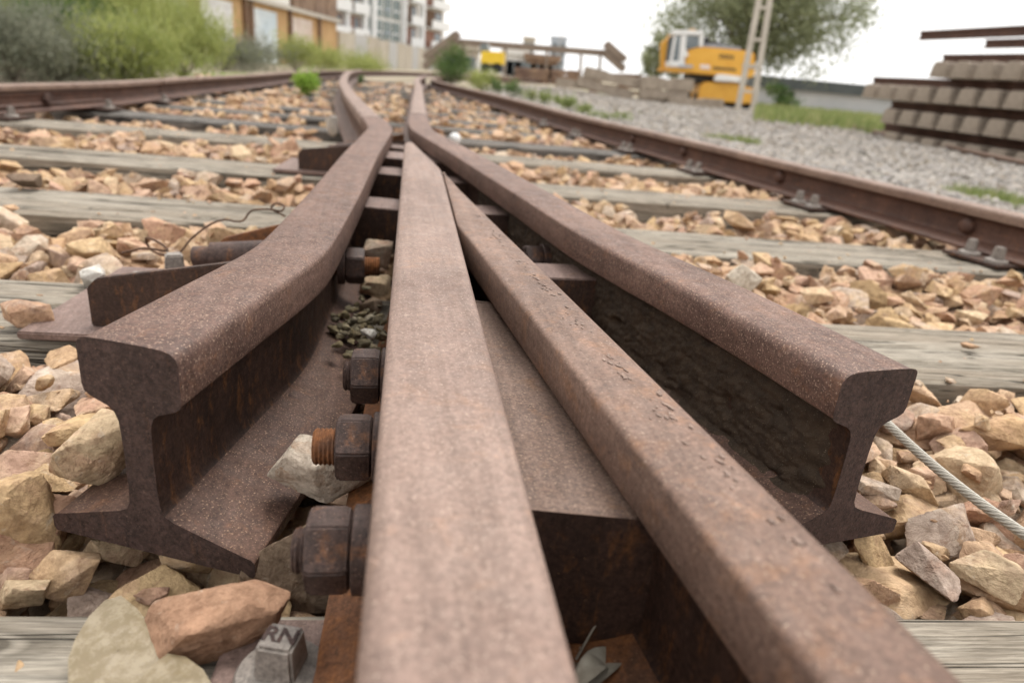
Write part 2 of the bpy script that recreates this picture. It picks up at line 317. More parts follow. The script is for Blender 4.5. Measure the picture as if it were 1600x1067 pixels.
RO = [(1.72, .45), (1.331, 1.836), (1.056, 2.705), (.640, 4.03), (.335, 4.92), (-.170, 6.90), (-1.10, 10.05), (-1.54, 11.6), (-1.92, 13.6), (-2.05, 16.5), (-1.85, 20.5), (-1.2, 26), (0.2, 33), (2.5, 41)]
LO = [(-2.02, .3), (-2.20, 1.9), (-2.27, 3.02), (-2.29, 3.83), (-2.50, 5.25), (-2.74, 7.1), (-3.12, 9.6), (-3.38, 12.0), (-3.52, 14.5), (-3.55, 17.5), (-3.3, 21.5), (-2.7, 27), (-1.3, 34), (1.0, 42)]

def ring(w, r, f):
    r = min(r, w * 0.6); o = [(0.4 * w, 0.0), (w - r - 0.002, -0.0005)]
    for k in range(5):
        a = math.pi / 2 * k / 4; o.append((w - r + r * math.sin(a), -0.001 - r + r * math.cos(a)))
    o += [(w, -0.034), (w - 0.0012, -0.0385), (w - 0.005, -0.0410)]
    lim = max(w - 0.0008, 0.0012)
    o += [(min(q, lim), z) for q, z in ((0.0195, -0.0460), (0.0145, -0.0500), (0.0118, -0.0570), (0.0108, -0.075), (0.0108, -0.108), (0.0118, -0.121), (0.0150, -0.1275))]
    f = max(f, min(lim, 0.015) + 0.003)
    o += [(min(0.023, f - .002), -0.1315), (f - 0.002, -0.1475), (f, -0.1495), (f, -0.158), (f - 0.001, -0.160)]
    return o
NR = len(ring(.036, .012, .075))
def rail_mesh(name, path, mats, step, half=None, rad=None, foot=None, head=HEAD, rough_end=True, vs_=1.0, skew=0.0):
    """sweep a flat-bottom rail along a plan path; half/rad/foot give (left, right) values at a station"""
    pts = cat_rom([(x, y, 0) for x, y in path], step)
    V = []; n = 2 * NR
    L = len(pts)
    ends = []
    for i, p in enumerate(pts):
        t = (pts[min(i + 1, L - 1)] - pts[max(i - 1, 0)]).normalized(); lat = Vector((t.y, -t.x, 0))     # to the right
        hl, hr = half(p) if half else (.0365, .0365); rl, rr = rad(p) if rad else (.012, .012); fl, fr = foot(p) if foot else (.075, .075)
        a = ring(hr, rr, fr); b = ring(hl, rl, fl)
        sec = [(x, z) for x, z in a] + [(-x, z) for x, z in reversed(b)]
        sk = skew * max(0.0, 1 - i / 9.0)
        for x, z in sec: V.append(p + lat * x + t * (x * sk) + Vector((0, 0, head + z * vs_)))
    F = []; MI = []
    for i in range(L - 1):
        for k in range(n):
            k2 = (k + 1) % n
            F.append((i * n + k, i * n + k2, (i + 1) * n + k2, (i + 1) * n + k))
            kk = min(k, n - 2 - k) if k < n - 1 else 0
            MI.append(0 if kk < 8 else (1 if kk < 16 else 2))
    # end caps, slightly set back so the arrises are broken
    for i, sgn in ((0, -1), (L - 1, 1)):
        base = [V[i * n + k] for k in range(n)]; c = sum(base, Vector()) / n
        t = (pts[1] - pts[0]) if i == 0 else (pts[-1] - pts[-2]); t.normalize()
        nb = len(V)
        for k in range(n):
            p0 = base[k - 1]; p1 = base[(k + 1) % n]; e = (p1 - p0).normalized(); inn = e.cross(t)   # inward in section plane
            if rough_end: V.append(base[k] + inn * (0.0010) * 1.0 + t * sgn * 0.0012)
            else: V.append(base[k] + t * sgn * 0.001)
        for k in range(n):
            k2 = (k + 1) % n; F.append((i * n + k, i * n + k2, nb + k2, nb + k)); MI.append(3)
        F.append(tuple(nb + k for k in range(n))); MI.append(3)
    me = bpy.data.meshes.new(name); me.from_pydata([tuple(v) for v in V], [], F)
    for m in mats: me.materials.append(m)
    me.polygons.foreach_set('material_index', MI)
    bm = bmesh.new(); bm.from_mesh(me); bmesh.ops.recalc_face_normals(bm, faces=bm.faces)
    bmesh.ops.triangulate(bm, faces=[f for f in bm.faces if len(f.verts) > 4]); bm.to_mesh(me); bm.free()
    me.polygons.foreach_set('use_smooth', [True] * len(me.polygons)); me.set_sharp_from_angle(angle=R(38)); me.update()
    return me
near_step = lambda p: 0.012 if p.y < 1.0 else (0.03 if p.y < 2.6 else 0.15)

# ------------------------------------------------------------------ the ground
def xr(y): return lerp(y, [p[1] for p in RO], [p[0] for p in RO])
def xl(y): return lerp(y, [p[1] for p in LO], [p[0] for p in LO])
def gz(x, y):
    d = x - xr(y); e = xl(y) - x
    if y > 60: return -0.30
    z = -0.095
    if d > 0: z = lerp(d, [0.5, 1.6, 3.2, 6], [-0.085, -0.10, -0.20, -0.25])
    if e > 0: z = lerp(e, [0.5, 1.5, 3], [-0.10, -0.17, -0.24])
    return z
xs = [-1500, -500, -200, -100, -60, -40, -30, -22, -16] + [-12 + 0.4 * i for i in range(71)] + [20, 26, 34, 45, 60, 100, 200, 500, 1500]
ys = [-40, -20, -8, -3, -1] + [-0.6 + 0.35 * i for i in range(70)] + [25, 27, 29, 32, 35, 40, 45, 52, 60, 61, 80, 120, 200, 400, 900, 2500]
mb = MB(); nx = len(xs)
mb.add([(x, y, gz(x, y) - 0.012 + (0.010 * noise.noise((x * 2, y * 2, 0)) if abs(x) < 15 and y < 30 else 0)) for y in ys for x in xs],
       [(j * nx + i, j * nx + i + 1, (j + 1) * nx + i + 1, (j + 1) * nx + i) for j in range(len(ys) - 1) for i in range(nx - 1)])
t_ = NT('ground'); c_ = t_.co()
g_ = t_.ramp(t_.noise(c_, 0.35, 5, 0.6), [(0.36, (0.30, 0.25, 0.185)), (0.52, (0.36, 0.31, 0.245)), (0.66, (0.20, 0.22, 0.105))])
g_ = t_.mix(1.0, g_, t_.ramp(t_.noise(c_, 22, 6, 0.75), [(0.32, (0.55, 0.54, 0.53)), (0.66, (1.25, 1.24, 1.2))]), 'MULTIPLY')
GROUND = t_.done(g_, 0.95, t_.bump(t_.noise(c_, 30, 6, 0.7), 0.8, 0.03), 0.2)
ground = mb.build('ground', GROUND, smooth=60); tag(ground, kind='structure')

# ------------------------------------------------------------------ wooden sleepers
def sleeper_mesh(name, L, Wd, Ht, nx, ny, seed, mat, crack=0.006):
    r = random.Random(seed); mb = MB()
    cr = [(r.uniform(0.12, 0.88), r.uniform(0.004, 1) * crack, r.uniform(-0.06, 0.06), r.random() * 10) for _ in range(4)]
    V = []
    for i in range(nx + 1):
        u = i / nx; x = (u - 0.5) * L
        for j in range(ny + 1):
            v = j / ny; y = (v - 0.5) * Wd; e = min(v, 1 - v) * Wd
            z = -0.007 * math.exp(-e / 0.008) + 0.0035 * noise.noise((x * 1.3 + seed, y * 18, seed)) + 0.0018 * noise.noise((x * 5, y * 55, seed * 2.0))
            for cv, cdp, sl, ph in cr:
                d = (v - (cv + sl * (u - .5) * 4 + 0.03 * noise.noise((x * 1.5, ph, 0)))) * Wd
                z -= cdp * math.exp(-(d / 0.004) ** 2) * max(0.0, 0.25 + noise.noise((x * 0.9, ph + 5, 3)) * 1.6)
            w = 0.004 * noise.noise((x * 2.2, 7 if v > .5 else 2, seed)) if e < 1e-6 else 0
            V.append((x, y + w, z - 0.002))
    F = [(i * (ny + 1) + j, (i + 1) * (ny + 1) + j, (i + 1) * (ny + 1) + j + 1, i * (ny + 1) + j + 1) for i in range(nx) for j in range(ny)]
    nb = len(V)
    for i in range(nx + 1):
        for j in (0, ny):
            x, y, z = V[i * (ny + 1) + j]; V.append((x, y, -Ht))
    for i in range(nx):
        a, b = i * (ny + 1), (i + 1) * (ny + 1); F.append((a, nb + 2 * i, nb + 2 * i + 2, b)); F.append((a + ny, b + ny, nb + 2 * i + 3, nb + 2 * i + 1))
    F.append(tuple(range(ny + 1)) + (nb + 1, nb)); F.append(tuple(nx * (ny + 1) + j for j in range(ny, -1, -1)) + (nb + 2 * nx, nb + 2 * nx + 1))
    mb.add(V, F); return mb.mesh(name, mat, 50)
TFAR = [0.395, 1.105, 1.815, 2.527, 3.32, 4.06, 4.8, 5.55, 6.3, 7.05, 7.8, 8.6, 9.4, 10.2, 11.0, 11.8, 12.6, 13.5]
SW = 0.25
sl_label = ['weathered grey timber sleeper in the foreground under the square headed screw', 'grey timber sleeper with split face under the first rail brace, second from the front',
            'pale grey timber sleeper, third from the front', 'grey timber sleeper under the second rail brace, fourth from the front', 'worn grey timber sleeper, fifth from the front',
            'weathered timber sleeper beside the frog nose, sixth from the front']
SLEEPERS = []
def s_at(path, t):
    q = [st(*p) for p in path]; return lerp(t, [b for a, b in q], [a for a, b in q])
for i, tf in enumerate(TFAR):
    tm = tf - SW / 2; s0 = s_at(LO, tm) - 0.42 + random.uniform(-.06, .06); s1 = s_at(RO, tm) + 0.40 + random.uniform(-.06, .06)
    L = s1 - s0; near = i < 4
    me = sleeper_mesh('sleeper', L, SW, 0.16, 220 if near else 60, 40 if i < 2 else (24 if near else 12), i * 3.7 + 1, WOOD if (i < 5 or random.random() < .4) else WOOD_DARK, 0.011 if i < 2 else 0.008)
    x, y = xy((s0 + s1) / 2, tm)
    o = link('sleeper', me, None, (x, y, 0 if i < 5 else random.uniform(-0.02, 0)), (0, 0, TH + (random.uniform(-.01, .01) if i > 4 else 0)))
    if i < 6: tag(o, sl_label[i], 'sleeper', 'timber sleepers under the turnout')
    else: tag(o, 'weathered timber sleeper half buried in stones beyond the frog, %s from the front' % ['seventh', 'eighth', 'ninth', 'tenth', 'eleventh', 'twelfth', 'thirteenth', 'fourteenth', 'fifteenth', 'sixteenth', 'seventeenth', 'eighteenth'][i - 6], 'sleeper', 'timber sleepers under the turnout')
    SLEEPERS.append((s0, s1, tf - SW, tf))

# ------------------------------------------------------------------ rails of the crossing
def lw_rad(p): return (.0065, lerp(p.y, [.50, .78], [.0085, .0026]))
def lw_foot(p): return (.083, lerp(p.y, [.4, .62, 1.0, 1.3, 2.1, 2.5], [.086, .082, .06, .028, .028, .075]))
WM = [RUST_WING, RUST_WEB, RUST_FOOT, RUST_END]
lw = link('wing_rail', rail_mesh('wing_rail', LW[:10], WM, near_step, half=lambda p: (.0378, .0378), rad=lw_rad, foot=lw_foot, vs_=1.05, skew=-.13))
tag(lw, 'dark rusty wing rail with sawn end on the left, bent beside the frog', 'rail')
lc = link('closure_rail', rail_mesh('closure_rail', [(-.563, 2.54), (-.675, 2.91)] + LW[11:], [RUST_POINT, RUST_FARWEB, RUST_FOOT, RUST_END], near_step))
tag(lc, 'rusty closure rail curving away left beyond the left wing rail', 'rail')
def rw_rad(p): return (lerp(p.y, [.66, .95], [.010, .003]), .0045)
def rw_foot(p): return (lerp(p.y, [.4, .7, 1.0, 1.3, 2.1, 2.6], [.070, .065, .045, .028, .028, .075]), .070)
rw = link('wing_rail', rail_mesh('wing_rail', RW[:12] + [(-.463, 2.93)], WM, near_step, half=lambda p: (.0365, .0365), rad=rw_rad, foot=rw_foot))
tag(rw, 'rusty wing rail with sawn end and mud caked web on the right of the frog', 'rail')
rc = link('closure_rail', rail_mesh('closure_rail', [(-.4645, 2.94)] + RW[12:], [RUST_POINT, RUST_FARWEB, RUST_FOOT, RUST_END], near_step))
tag(rc, 'rusty closure rail running straight on from the right wing rail', 'rail')
def pr(y): return min(vl(y) + .076, vr(y))
def pc(y): return (vl(y) + pr(y)) / 2
def slx(y): return max(vl(y) + .0790, vr(y) - .056)
def sc_(y): return (slx(y) + vr(y)) / 2
def gapf(y): return max(.012, min(.072, (sc_(y) - pc(y)) / 2 - .001))
YP = [-1.2, -.6, -.2, 0, .2, .4, .6, .8, 1.0, 1.2, 1.35, 1.41, 1.5, 1.6, 1.7, 1.78, 1.83]
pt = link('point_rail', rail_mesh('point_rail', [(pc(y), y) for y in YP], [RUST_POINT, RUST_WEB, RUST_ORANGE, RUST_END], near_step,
          half=lambda p: ((pr(p.y) - vl(p.y)) / 2,) * 2, rad=lambda p: (.007, lerp(p.y, [.6, 1.1], [.0055, .003])), foot=lambda p: (lerp(p.y, [.3, .8, 1.2], [.072, .06, .028]), gapf(p.y))))
tag(pt, 'broad pinkish rusty point rail in the centre, tapering to the frog nose', 'rail')
YS = [-1.2, -.6, -.2, 0, .2, .4, .6, .7, .8, .9, 1.0, 1.1, 1.2, 1.3, 1.355]
sp = link('splice_rail', rail_mesh('splice_rail', [(sc_(y), y) for y in YS], [RUST_SPLICE, RUST_WEB, RUST_ORANGE, RUST_END], near_step,
          half=lambda p: ((vr(p.y) - slx(p.y)) / 2,) * 2, rad=lambda p: (lerp(p.y, [.6, 1.0], [.0045, .0025]), .007), foot=lambda p: (gapf(p.y), lerp(p.y, [.3, .8, 1.2], [.072, .06, .02]))))
tag(sp, 'orange brown flaking splice rail to the right of the point rail', 'rail')
# flakes of scale along the splice rail
mb = MB()
for k in range(120):
    y = random.choice([.27, .33, .40, .47, .55, .63, .72, .84, .95]) + random.gauss(0, .022)
    w_ = (vr(y) - slx(y)) / 2; lateral = w_ * random.gauss(.30, .16)
    if abs(lateral) > w_ - 0.007: continue
    c0 = Vector((sc_(y) + lateral, y, HEAD + 0.0003)); a0 = 1.855 + random.gauss(0, .3); r0 = random.uniform(.0004, .0019)
    n_ = random.randint(6, 9); poly = []; tl_ = random.uniform(.02, .35)
    for j in range(n_):
        a = 2 * math.pi * j / n_; q = r0 * random.uniform(.55, 1.2); l_ = q * 2.2 * math.cos(a); m_ = q * math.sin(a)
        poly.append(c0 + Vector((math.cos(a0), math.sin(a0), 0)) * l_ + Vector((-math.sin(a0), math.cos(a0), 0)) * m_ + Vector((0, 0, max(0, m_) * tl_)))
    mb.prism(poly, (0, 0, .00025))
fl = mb.build('rust_flakes', [m_rust('flake', (0.15, 0.10, 0.078), (0.24, 0.165, 0.13), (0.26, 0.14, 0.08), (0.38, 0.29, 0.23), 0.58, 0.60)], sp); fl['kind'] = 'stuff'
# mud caked on the web of the right wing rail
pp = cat_rom([(x, y, 0) for x, y in RW[:9]], 0.0035); pp = [q for q in pp if q.y < 1.5]
V = []; nj = 40
for i, p in enumerate(pp):
    t = (pp[min(i + 1, len(pp) - 1)] - pp[max(i - 1, 0)]).normalized(); lat = Vector((t.y, -t.x, 0))
    for j in range(nj + 1):
        v = j / nj; z = HEAD - 0.049 - v * 0.083; d = 0.0106
        n1 = noise.fractal((p.y * 42, z * 46, 1.0), 1.0, 2.0, 5); n2 = abs(noise.noise((p.y * 105, z * 110, 4.0))) + .6 * abs(noise.noise((p.y * 230, z * 240, 6.0))) - .25
        edge = min(v + .03, 1.06 - v - 0.10 * noise.noise((p.y * 22, 3, 9)) - .05 * noise.noise((p.y * 70, 1, 2))) * 7; endf = (p.y - .515 - 0.010 * noise.noise((z * 90, 0, 4))) * 50
        th = 0.0066 + 0.0026 * n1 + 0.0040 * n2 + 0.0014 * noise.noise((p.y * 190, z * 200, 8))
        th *= max(-1, min(1, edge)) if edge < 1 else 1; th *= max(-1, min(1, endf)) if endf < 1 else 1
        th -= 0.9 * max(0, noise.noise((p.y * 26, z * 45, 12)) - .42) * .03
        if v < .12: d = lerp(v, [0, .12], [.0145, .0112])
        if v > .82: d = lerp(v, [.82, .95, 1], [.0108, .0135, .022])
        V.append(p - lat * (d + th) + Vector((0, 0, z)))
mb = MB(); mb.add(V, [(i * (nj + 1) + j, (i + 1) * (nj + 1) + j, (i + 1) * (nj + 1) + j + 1, i * (nj + 1) + j + 1) for i in range(len(pp) - 1) for j in range(nj)])
mud = mb.build('mud_crust', MUD, rw, smooth=70); tag(mud, 'dark dried mud caked on the web')

# ------------------------------------------------------------------ distance blocks
def block(name, y0, y1, fx0, fx1, z0, z1, label, mat=(RUST_BLOCK, RUST_WEB), n=5, skew=0.0):
    V = []; mb = MB()
    for i in range(n):
        y = y0 + (y1 - y0) * i / (n - 1); a, b = fx0(y), fx1(y + skew); c = 0.004
        V += [(a, y, z0), (b, y + skew, z0), (b, y + skew, z1 - c), (b - c, y + skew, z1), (a + c, y, z1), (a, y, z1 - c)]
    F = [(i * 6 + k, i * 6 + (k + 1) % 6, i * 6 + 6 + (k + 1) % 6, i * 6 + 6 + k) for i in range(n - 1) for k in range(6)]
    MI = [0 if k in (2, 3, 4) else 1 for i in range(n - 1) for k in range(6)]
    mb.add(V, F); mb.m = MI; mb.add([V[k] for k in range(6)], [tuple(range(6))], 1); mb.add([V[(n - 1) * 6 + k] for k in range(6)], [tuple(range(6))], 1)
    bm = bmesh.new(); me = mb.mesh(name, list(mat)); bm.from_mesh(me); bmesh.ops.remove_doubles(bm, verts=bm.verts, dist=1e-5)
    bmesh.ops.bevel(bm, geom=[e for e in bm.edges if e.calc_face_angle(0) > 0.6], offset=0.0016, segments=2, affect='EDGES'); bm.to_mesh(me); bm.free()
    me.polygons.foreach_set('use_smooth', [True] * len(me.polygons)); me.set_sharp_from_angle(angle=R(40))
    o = link(name, me); tag(o, label, 'block'); return o
block('distance_block', 0.338, 0.715, lambda y: pc(y) + .0112, lambda y: sc_(y) - .0112, 0.034, HEAD - 0.0455, 'long rusty filler block wedged between the point rail and the splice rail')
lwx = lambda y: lerp(y, [p[1] for p in LW], [p[0] for p in LW]); rwx = lambda y: lerp(y, [p[1] for p in RW], [p[0] for p in RW])
for y0, y1, lab in ((1.20, 1.30, 'first spacer block across the left flangeway, behind the wing rail bolt'), (1.58, 1.70, 'second spacer block across the left flangeway, near the frog nose')):
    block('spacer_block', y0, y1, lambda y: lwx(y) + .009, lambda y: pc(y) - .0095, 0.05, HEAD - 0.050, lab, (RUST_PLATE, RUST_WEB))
for y0, y1, lab in ((0.86, 0.93, 'nearest spacer block across the right flangeway'), (1.24, 1.32, 'middle spacer block across the right flangeway'), (1.58, 1.66, 'farthest spacer block across the right flangeway near the frog nose')):
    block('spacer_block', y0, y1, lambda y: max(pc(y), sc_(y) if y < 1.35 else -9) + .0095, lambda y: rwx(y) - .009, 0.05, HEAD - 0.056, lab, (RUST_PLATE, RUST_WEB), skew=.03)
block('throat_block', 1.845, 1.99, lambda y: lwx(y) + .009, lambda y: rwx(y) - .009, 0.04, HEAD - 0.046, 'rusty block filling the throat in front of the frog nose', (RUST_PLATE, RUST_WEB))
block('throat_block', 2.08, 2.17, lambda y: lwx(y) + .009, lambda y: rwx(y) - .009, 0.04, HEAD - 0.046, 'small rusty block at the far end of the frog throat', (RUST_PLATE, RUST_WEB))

# ------------------------------------------------------------------ bolts
def nut_bm(AF=0.046, hh=0.026, n=6):
    mb = MB(); Rr = AF / math.sqrt(3)
    rings = [(0.0, .93), (.0025, 1.0), (hh - .0025, 1.0), (hh, .93)]; V = []
    for x, k in rings: V += [(x, Rr * k * math.cos(math.pi / 3 * i), Rr * k * math.sin(math.pi / 3 * i)) for i in range(6)]
    mb.add(V, [(r * 6 + i, r * 6 + (i + 1) % 6, r * 6 + 6 + (i + 1) % 6, r * 6 + 6 + i) for r in range(3) for i in range(6)] + [tuple(range(6)), tuple(range(18, 24))]); return mb
def thread_mb(x0, x1, r, pitch=0.0032):
    mb = MB(); pts = []; rr = []; x = x0; k = 0
    while x < x1: pts.append((x, 0, 0)); rr.append(r if k % 2 else r * .90); x += pitch / 2; k += 1
    pts += [(x1, 0, 0), (x1 + .0012, 0, 0)]; rr += [r * .93, r * .8]; return mb.tube(pts, rr, 20)
def lathe_x(prof, n=20):
    mb = MB(); V = []
    for x, r in prof: V += [(x, r * math.cos(2 * math.pi * i / n), r * math.sin(2 * math.pi * i / n)) for i in range(n)]
    m = len(prof); mb.add(V, [(r * n + i, r * n + (i + 1) % n, r * n + n + (i + 1) % n, r * n + n + i) for r in range(m - 1) for i in range(n)] + [tuple(range(n)), tuple(range((m - 1) * n, m * n))]); return mb
NUT = None
def bolt(parent, root, direction, shank, stub, spin, washer=True, af=.046):
    """root: inner face of the nut, direction: outward unit vector"""
    d = Vector(direction).normalized(); q = d.to_track_quat('X', 'Z').to_matrix().to_4x4()
    b = thread_mb(-shank, .026 + stub, .0142).build('bolt', RUST_ORANGE if stub > .012 else RUST_NUT, parent, smooth=30)
    b.matrix_local = Matrix.Translation(root) @ q
    n_ = nut_bm(af).build('nut', RUST_NUT, b, bevel=.0022); n_.rotation_euler = (spin, 0, 0)
    if washer: lathe_x([(-.011, .024), (-.011, .027), (-.002, .027), (-.001, .0255), (-.0005, .018)]).build('washer', RUST_NUT, b, smooth=30)
    return b
ZB = 0.088
dl = Vector((-.986, -.167, 0)).normalized()
for px, py, zz, stub, spin in ((549, 858, .084, .007, .12), (581, 698, .088, .016, .30), (594, 588, .088, .006, .05)):
    bolt(pt, P(px, py, zz), dl, .07, stub, spin)
bolt(lw, P(541, 415, .085), Vector((.97, .2, 0)), .03, .020, .35)
bolt(rw, Vector((rwx(1.06) - .030, 1.06, .09)), Vector((-.95, -.29, 0)), .02, .006, .2)

# ------------------------------------------------------------------ rail braces beside the left wing rail
def brace(o2, along, rise, label):
    e = empty('rail_brace', (o2[0], o2[1], 0), TH); tag(e, label, 'rail brace', 'rail braces beside the left wing rail')
    Ln = along
    mb = MB(); mb.box((-.075, -.030, .002), (Ln + .02, .272, .0125)); mb.build('base_plate', RUST_PLATE, e, bevel=.002)
    for k, yy in enumerate((0.0, .245)):
        mb = MB(); off = .085 if k else 0
        poly = [(off, yy, .0130), (Ln - k * .02, yy, .0130), (Ln - k * .02, yy, rise), (off + .012, yy, .064 + rise * .10), (off, yy, .056 + rise * .06)]
        mb.prism(poly, (0, .012, 0)); mb.build('gusset', RUST_ORANGE if k else RUST_WEB, e, bevel=.0016)
    mb = MB(); mb.tube([(.07, .185, .060), (.095, .185, .062), (.097, .185, .062), (.19, .185, .072)], [.016, .016, .022, .022], 16); mb.build('spring_sleeve', RUST_NUT, e, smooth=35)
    s_ = screw_part(e, (.035, .200, .0130), .4, sc=1.15)
    mb = MB(); mb.box((-.025, .165, .0130), (.005, .195, .030)); mb.build('clip', STEEL, e, bevel=.003)
    return e
def screw_part(parent, loc, rz, name='screw', sc=1.0):
    mb = MB(); mb.tube([(0, 0, 0), (0, 0, .006), (0, 0, .010), (0, 0, .0105)], [.028 * sc, .027 * sc, .016 * sc, .010], 18)
    f_ = mb.build(name, STEEL, parent, smooth=40, loc=loc, rot=(0, 0, rz))
    a, b, h = .013 * sc, .0105 * sc, .040 * sc; mb = MB()
    mb.add([(-a, -a, .009), (a, -a, .009), (a, a, .009), (-a, a, .009), (-b, -b, h), (b, -b, h), (b, b, h), (-b, b, h)], [(0, 3, 2, 1), (4, 5, 6, 7), (0, 1, 5, 4), (1, 2, 6, 5), (2, 3, 7, 6), (3, 0, 4, 7)])
    mb.build('screw_head', STEEL, f_, bevel=.0022 * sc); return f_
b0 = P(143, 508, .014); brace((b0.x, b0.y), -.255 - b0.x - .012, .125, 'rusty gusseted rail brace with square screw behind the left wing rail end')
b1 = P(466, 264, .014); brace((b1.x, b1.y), lwx(1.62) - b1.x - .02, .125, 'rusty gusseted rail brace farther along the left wing rail by the pale stone')

# ------------------------------------------------------------------ stones
def ico(sub):
    bm = bmesh.new(); bmesh.ops.create_icosphere(bm, subdivisions=sub, radius=1.0); bm.verts.ensure_lookup_table()
    v = np.array([q.co[:] for q in bm.verts]); f = np.array([[q.index for q in fc.verts] for fc in bm.faces]); bm.free(); return v / np.linalg.norm(v, axis=1)[:, None], f
ICO = {k: ico(k) for k in (1, 2, 3, 4, 5)}
def hull(seed, ax, npts=None):
    r = np.random.default_rng(seed); n = npts or int(r.integers(10, 17)); v = r.normal(size=(n, 3)); v /= np.linalg.norm(v, axis=1)[:, None]
    v = np.sign(v) * np.abs(v) ** .72; v *= r.uniform(.82, 1.12, (n, 1)); v *= np.array(ax) * r.uniform(.82, 1.15, 3)
    bm = bmesh.new()
    for q in v: bm.verts.new(q)
    res = bmesh.ops.convex_hull(bm, input=bm.verts); bmesh.ops.delete(bm, geom=[q for q in bm.verts if not q.link_faces], context='VERTS')
    bmesh.ops.recalc_face_normals(bm, faces=bm.faces); bm.verts.index_update(); bm.verts.ensure_lookup_table()
    V = np.array([q.co[:] for q in bm.verts]); F = np.array([[q.index for q in f.verts] for f in bm.faces])
    c = (V.max(0) + V.min(0)) / 2; V = V - c; nr = np.array([f.normal[:] for f in bm.faces]); ds = np.array([np.dot(f.normal, np.array(f.verts[0].co[:]) - c) for f in bm.faces]); bm.free()
    return V, F, nr, ds
def rock(seed, sub, ax=(1, .74, .50), npts=None):
    V, F, nr, ds = hull(seed, ax, npts)
    if sub <= 2: return V, F
    v, f = ICO[sub]; v = v * np.array(ax); v = v / np.linalg.norm(v, axis=1)[:, None]
    dd = v @ nr.T; ds = np.maximum(ds, .12); rad = np.where(dd > .02, ds[None, :] / np.maximum(dd, .02), 99.0)
    pw = 90.0 if sub >= 4 else 50.0; rmin = rad.min(1); rs = rmin * ((rad / rmin[:, None]) ** -pw).sum(1) ** (-1 / pw)
    o = seed * 3.1
    rs = rs + np.array([0.022 * noise.noise((a * 2.6 + o, b * 2.6, c * 2.6)) + 0.020 * abs(noise.noise((a * 5 + o, b * 5, c * 5))) + (0.016 * abs(noise.noise((a * 11 + o, b * 11, c * 11))) + .009 * noise.noise((a * 26 + o, b * 26, c * 26)) if sub >= 4 else 0) for a, b, c in v])
    q = v * rs[:, None]; q -= (q.max(0) + q.min(0)) / 2; return q, f
def np_mesh(name, V, F, mat, rnd=None, smooth=None):
    me = bpy.data.meshes.new(name); me.vertices.add(len(V)); me.vertices.foreach_set('co', np.asarray(V, dtype=np.float32).ravel())
    k = F.shape[1]; me.loops.add(F.size); me.polygons.add(len(F)); me.loops.foreach_set('vertex_index', F.astype(np.int32).ravel())
    me.polygons.foreach_set('loop_start', np.arange(0, F.size, k, dtype=np.int32))
    me.update(calc_edges=True); me.validate()
    if rnd is not None:
        a = me.attributes.new('rnd', 'FLOAT', 'POINT'); a.data.foreach_set('value', np.asarray(rnd, dtype=np.float32))
    me.materials.append(mat)
    if smooth is not None: me.polygons.foreach_set('use_smooth', np.ones(len(F), dtype=bool)); me.set_sharp_from_angle(angle=R(smooth))
    return me
HERO = []
for k in range(16):
    q, f = rock(100 + k, 5); HERO.append((np_mesh('stone', q * .03, f, STONE, None, 20), q))
LOD = {s: [rock(100 + k, s) for k in range(16)] for s in (1, 2, 3)}

# pile the ballast: a height field remembers what is already lying there
G = 0.01; S0, S1, T0, T1 = -4.2, 3.4, -0.15, 17.0
NS, NTT = int((S1 - S0) / G), int((T1 - T0) / G)
sg = S0 + (np.arange(NS) + .5) * G; tg = T0 + (np.arange(NTT) + .5) * G
HF = np.full((NTT, NS), -0.092, dtype=np.float32)
SLM = np.zeros((NTT, NS), dtype=bool)
for s0, s1, t0, t1 in SLEEPERS:
    SLM[int((t0 - T0) / G):int((t1 - T0) / G), max(0, int((s0 - S0) / G)):int((s1 - S0) / G)] = True
rail_pts = []
for path in (LW, RW, RO, LO, [(pc(y), y) for y in YP[3:]], [(sc_(y), y) for y in YS[3:]]):
    rail_pts += [st(q.x, q.y) for q in cat_rom([(x, y, 0) for x, y in path], .03) if q.y < 17]
RP = np.zeros((NTT, NS), dtype=np.float32) + 9
for a, b in rail_pts:
    i, j = int((b - T0) / G), int((a - S0) / G); k = 14
    i0, i1, j0, j1 = max(0, i - k), min(NTT, i + k + 1), max(0, j - k), min(NS, j + k + 1)
    if i0 >= i1 or j0 >= j1: continue
    d = np.hypot((np.arange(i0, i1) - i)[:, None] * G, (np.arange(j0, j1) - j)[None, :] * G); RP[i0:i1, j0:j1] = np.minimum(RP[i0:i1, j0:j1], d)
stones = []       # x, y, z, size, quaternion, variant, rnd
def lay(s, t, a, cap, spread=.5):
    i, j = int((t - T0) / G), int((s - S0) / G)
    if not (3 < i < NTT - 4 and 3 < j < NS - 4): return False
    k = max(1, int(a * .72 / G)); i0, i1, j0, j1 = max(0, i - k), min(NTT, i + k + 1), max(0, j - k), min(NS, j + k + 1)
    if SLM[i0:i1, j0:j1].mean() > 0.10: return False
    hh = HF[i0:i1, j0:j1]; cth = a * .50
    base = float(hh.mean() * .55 + hh.max() * .45); zc = base + cth * .62
    rd = float(RP[i, j]) - a * .55; lim = cap if rd > .075 else min(cap, -0.004)
    if zc + cth * .8 > lim:
        return False
    q = (Matrix.Rotation(random.uniform(0, 2 * math.pi), 3, 'Z') @ Matrix.Rotation(random.gauss(0, spread * .8), 3, 'X') @ Matrix.Rotation(random.gauss(0, spread * .7), 3, 'Y'))
    x, y = xy(s, t); stones.append((x, y, zc, a, q, random.randrange(16), random.random()))
    ii = (np.arange(i0, i1) - i)[:, None]; jj = (np.arange(j0, j1) - j)[None, :]; rr = (ii * ii + jj * jj) / max(1, k * k)
    dome = zc + cth * .85 * np.sqrt(np.clip(1 - rr, 0, 1)); HF[i0:i1, j0:j1] = np.where(rr <= 1, np.maximum(hh, dome), hh); return True
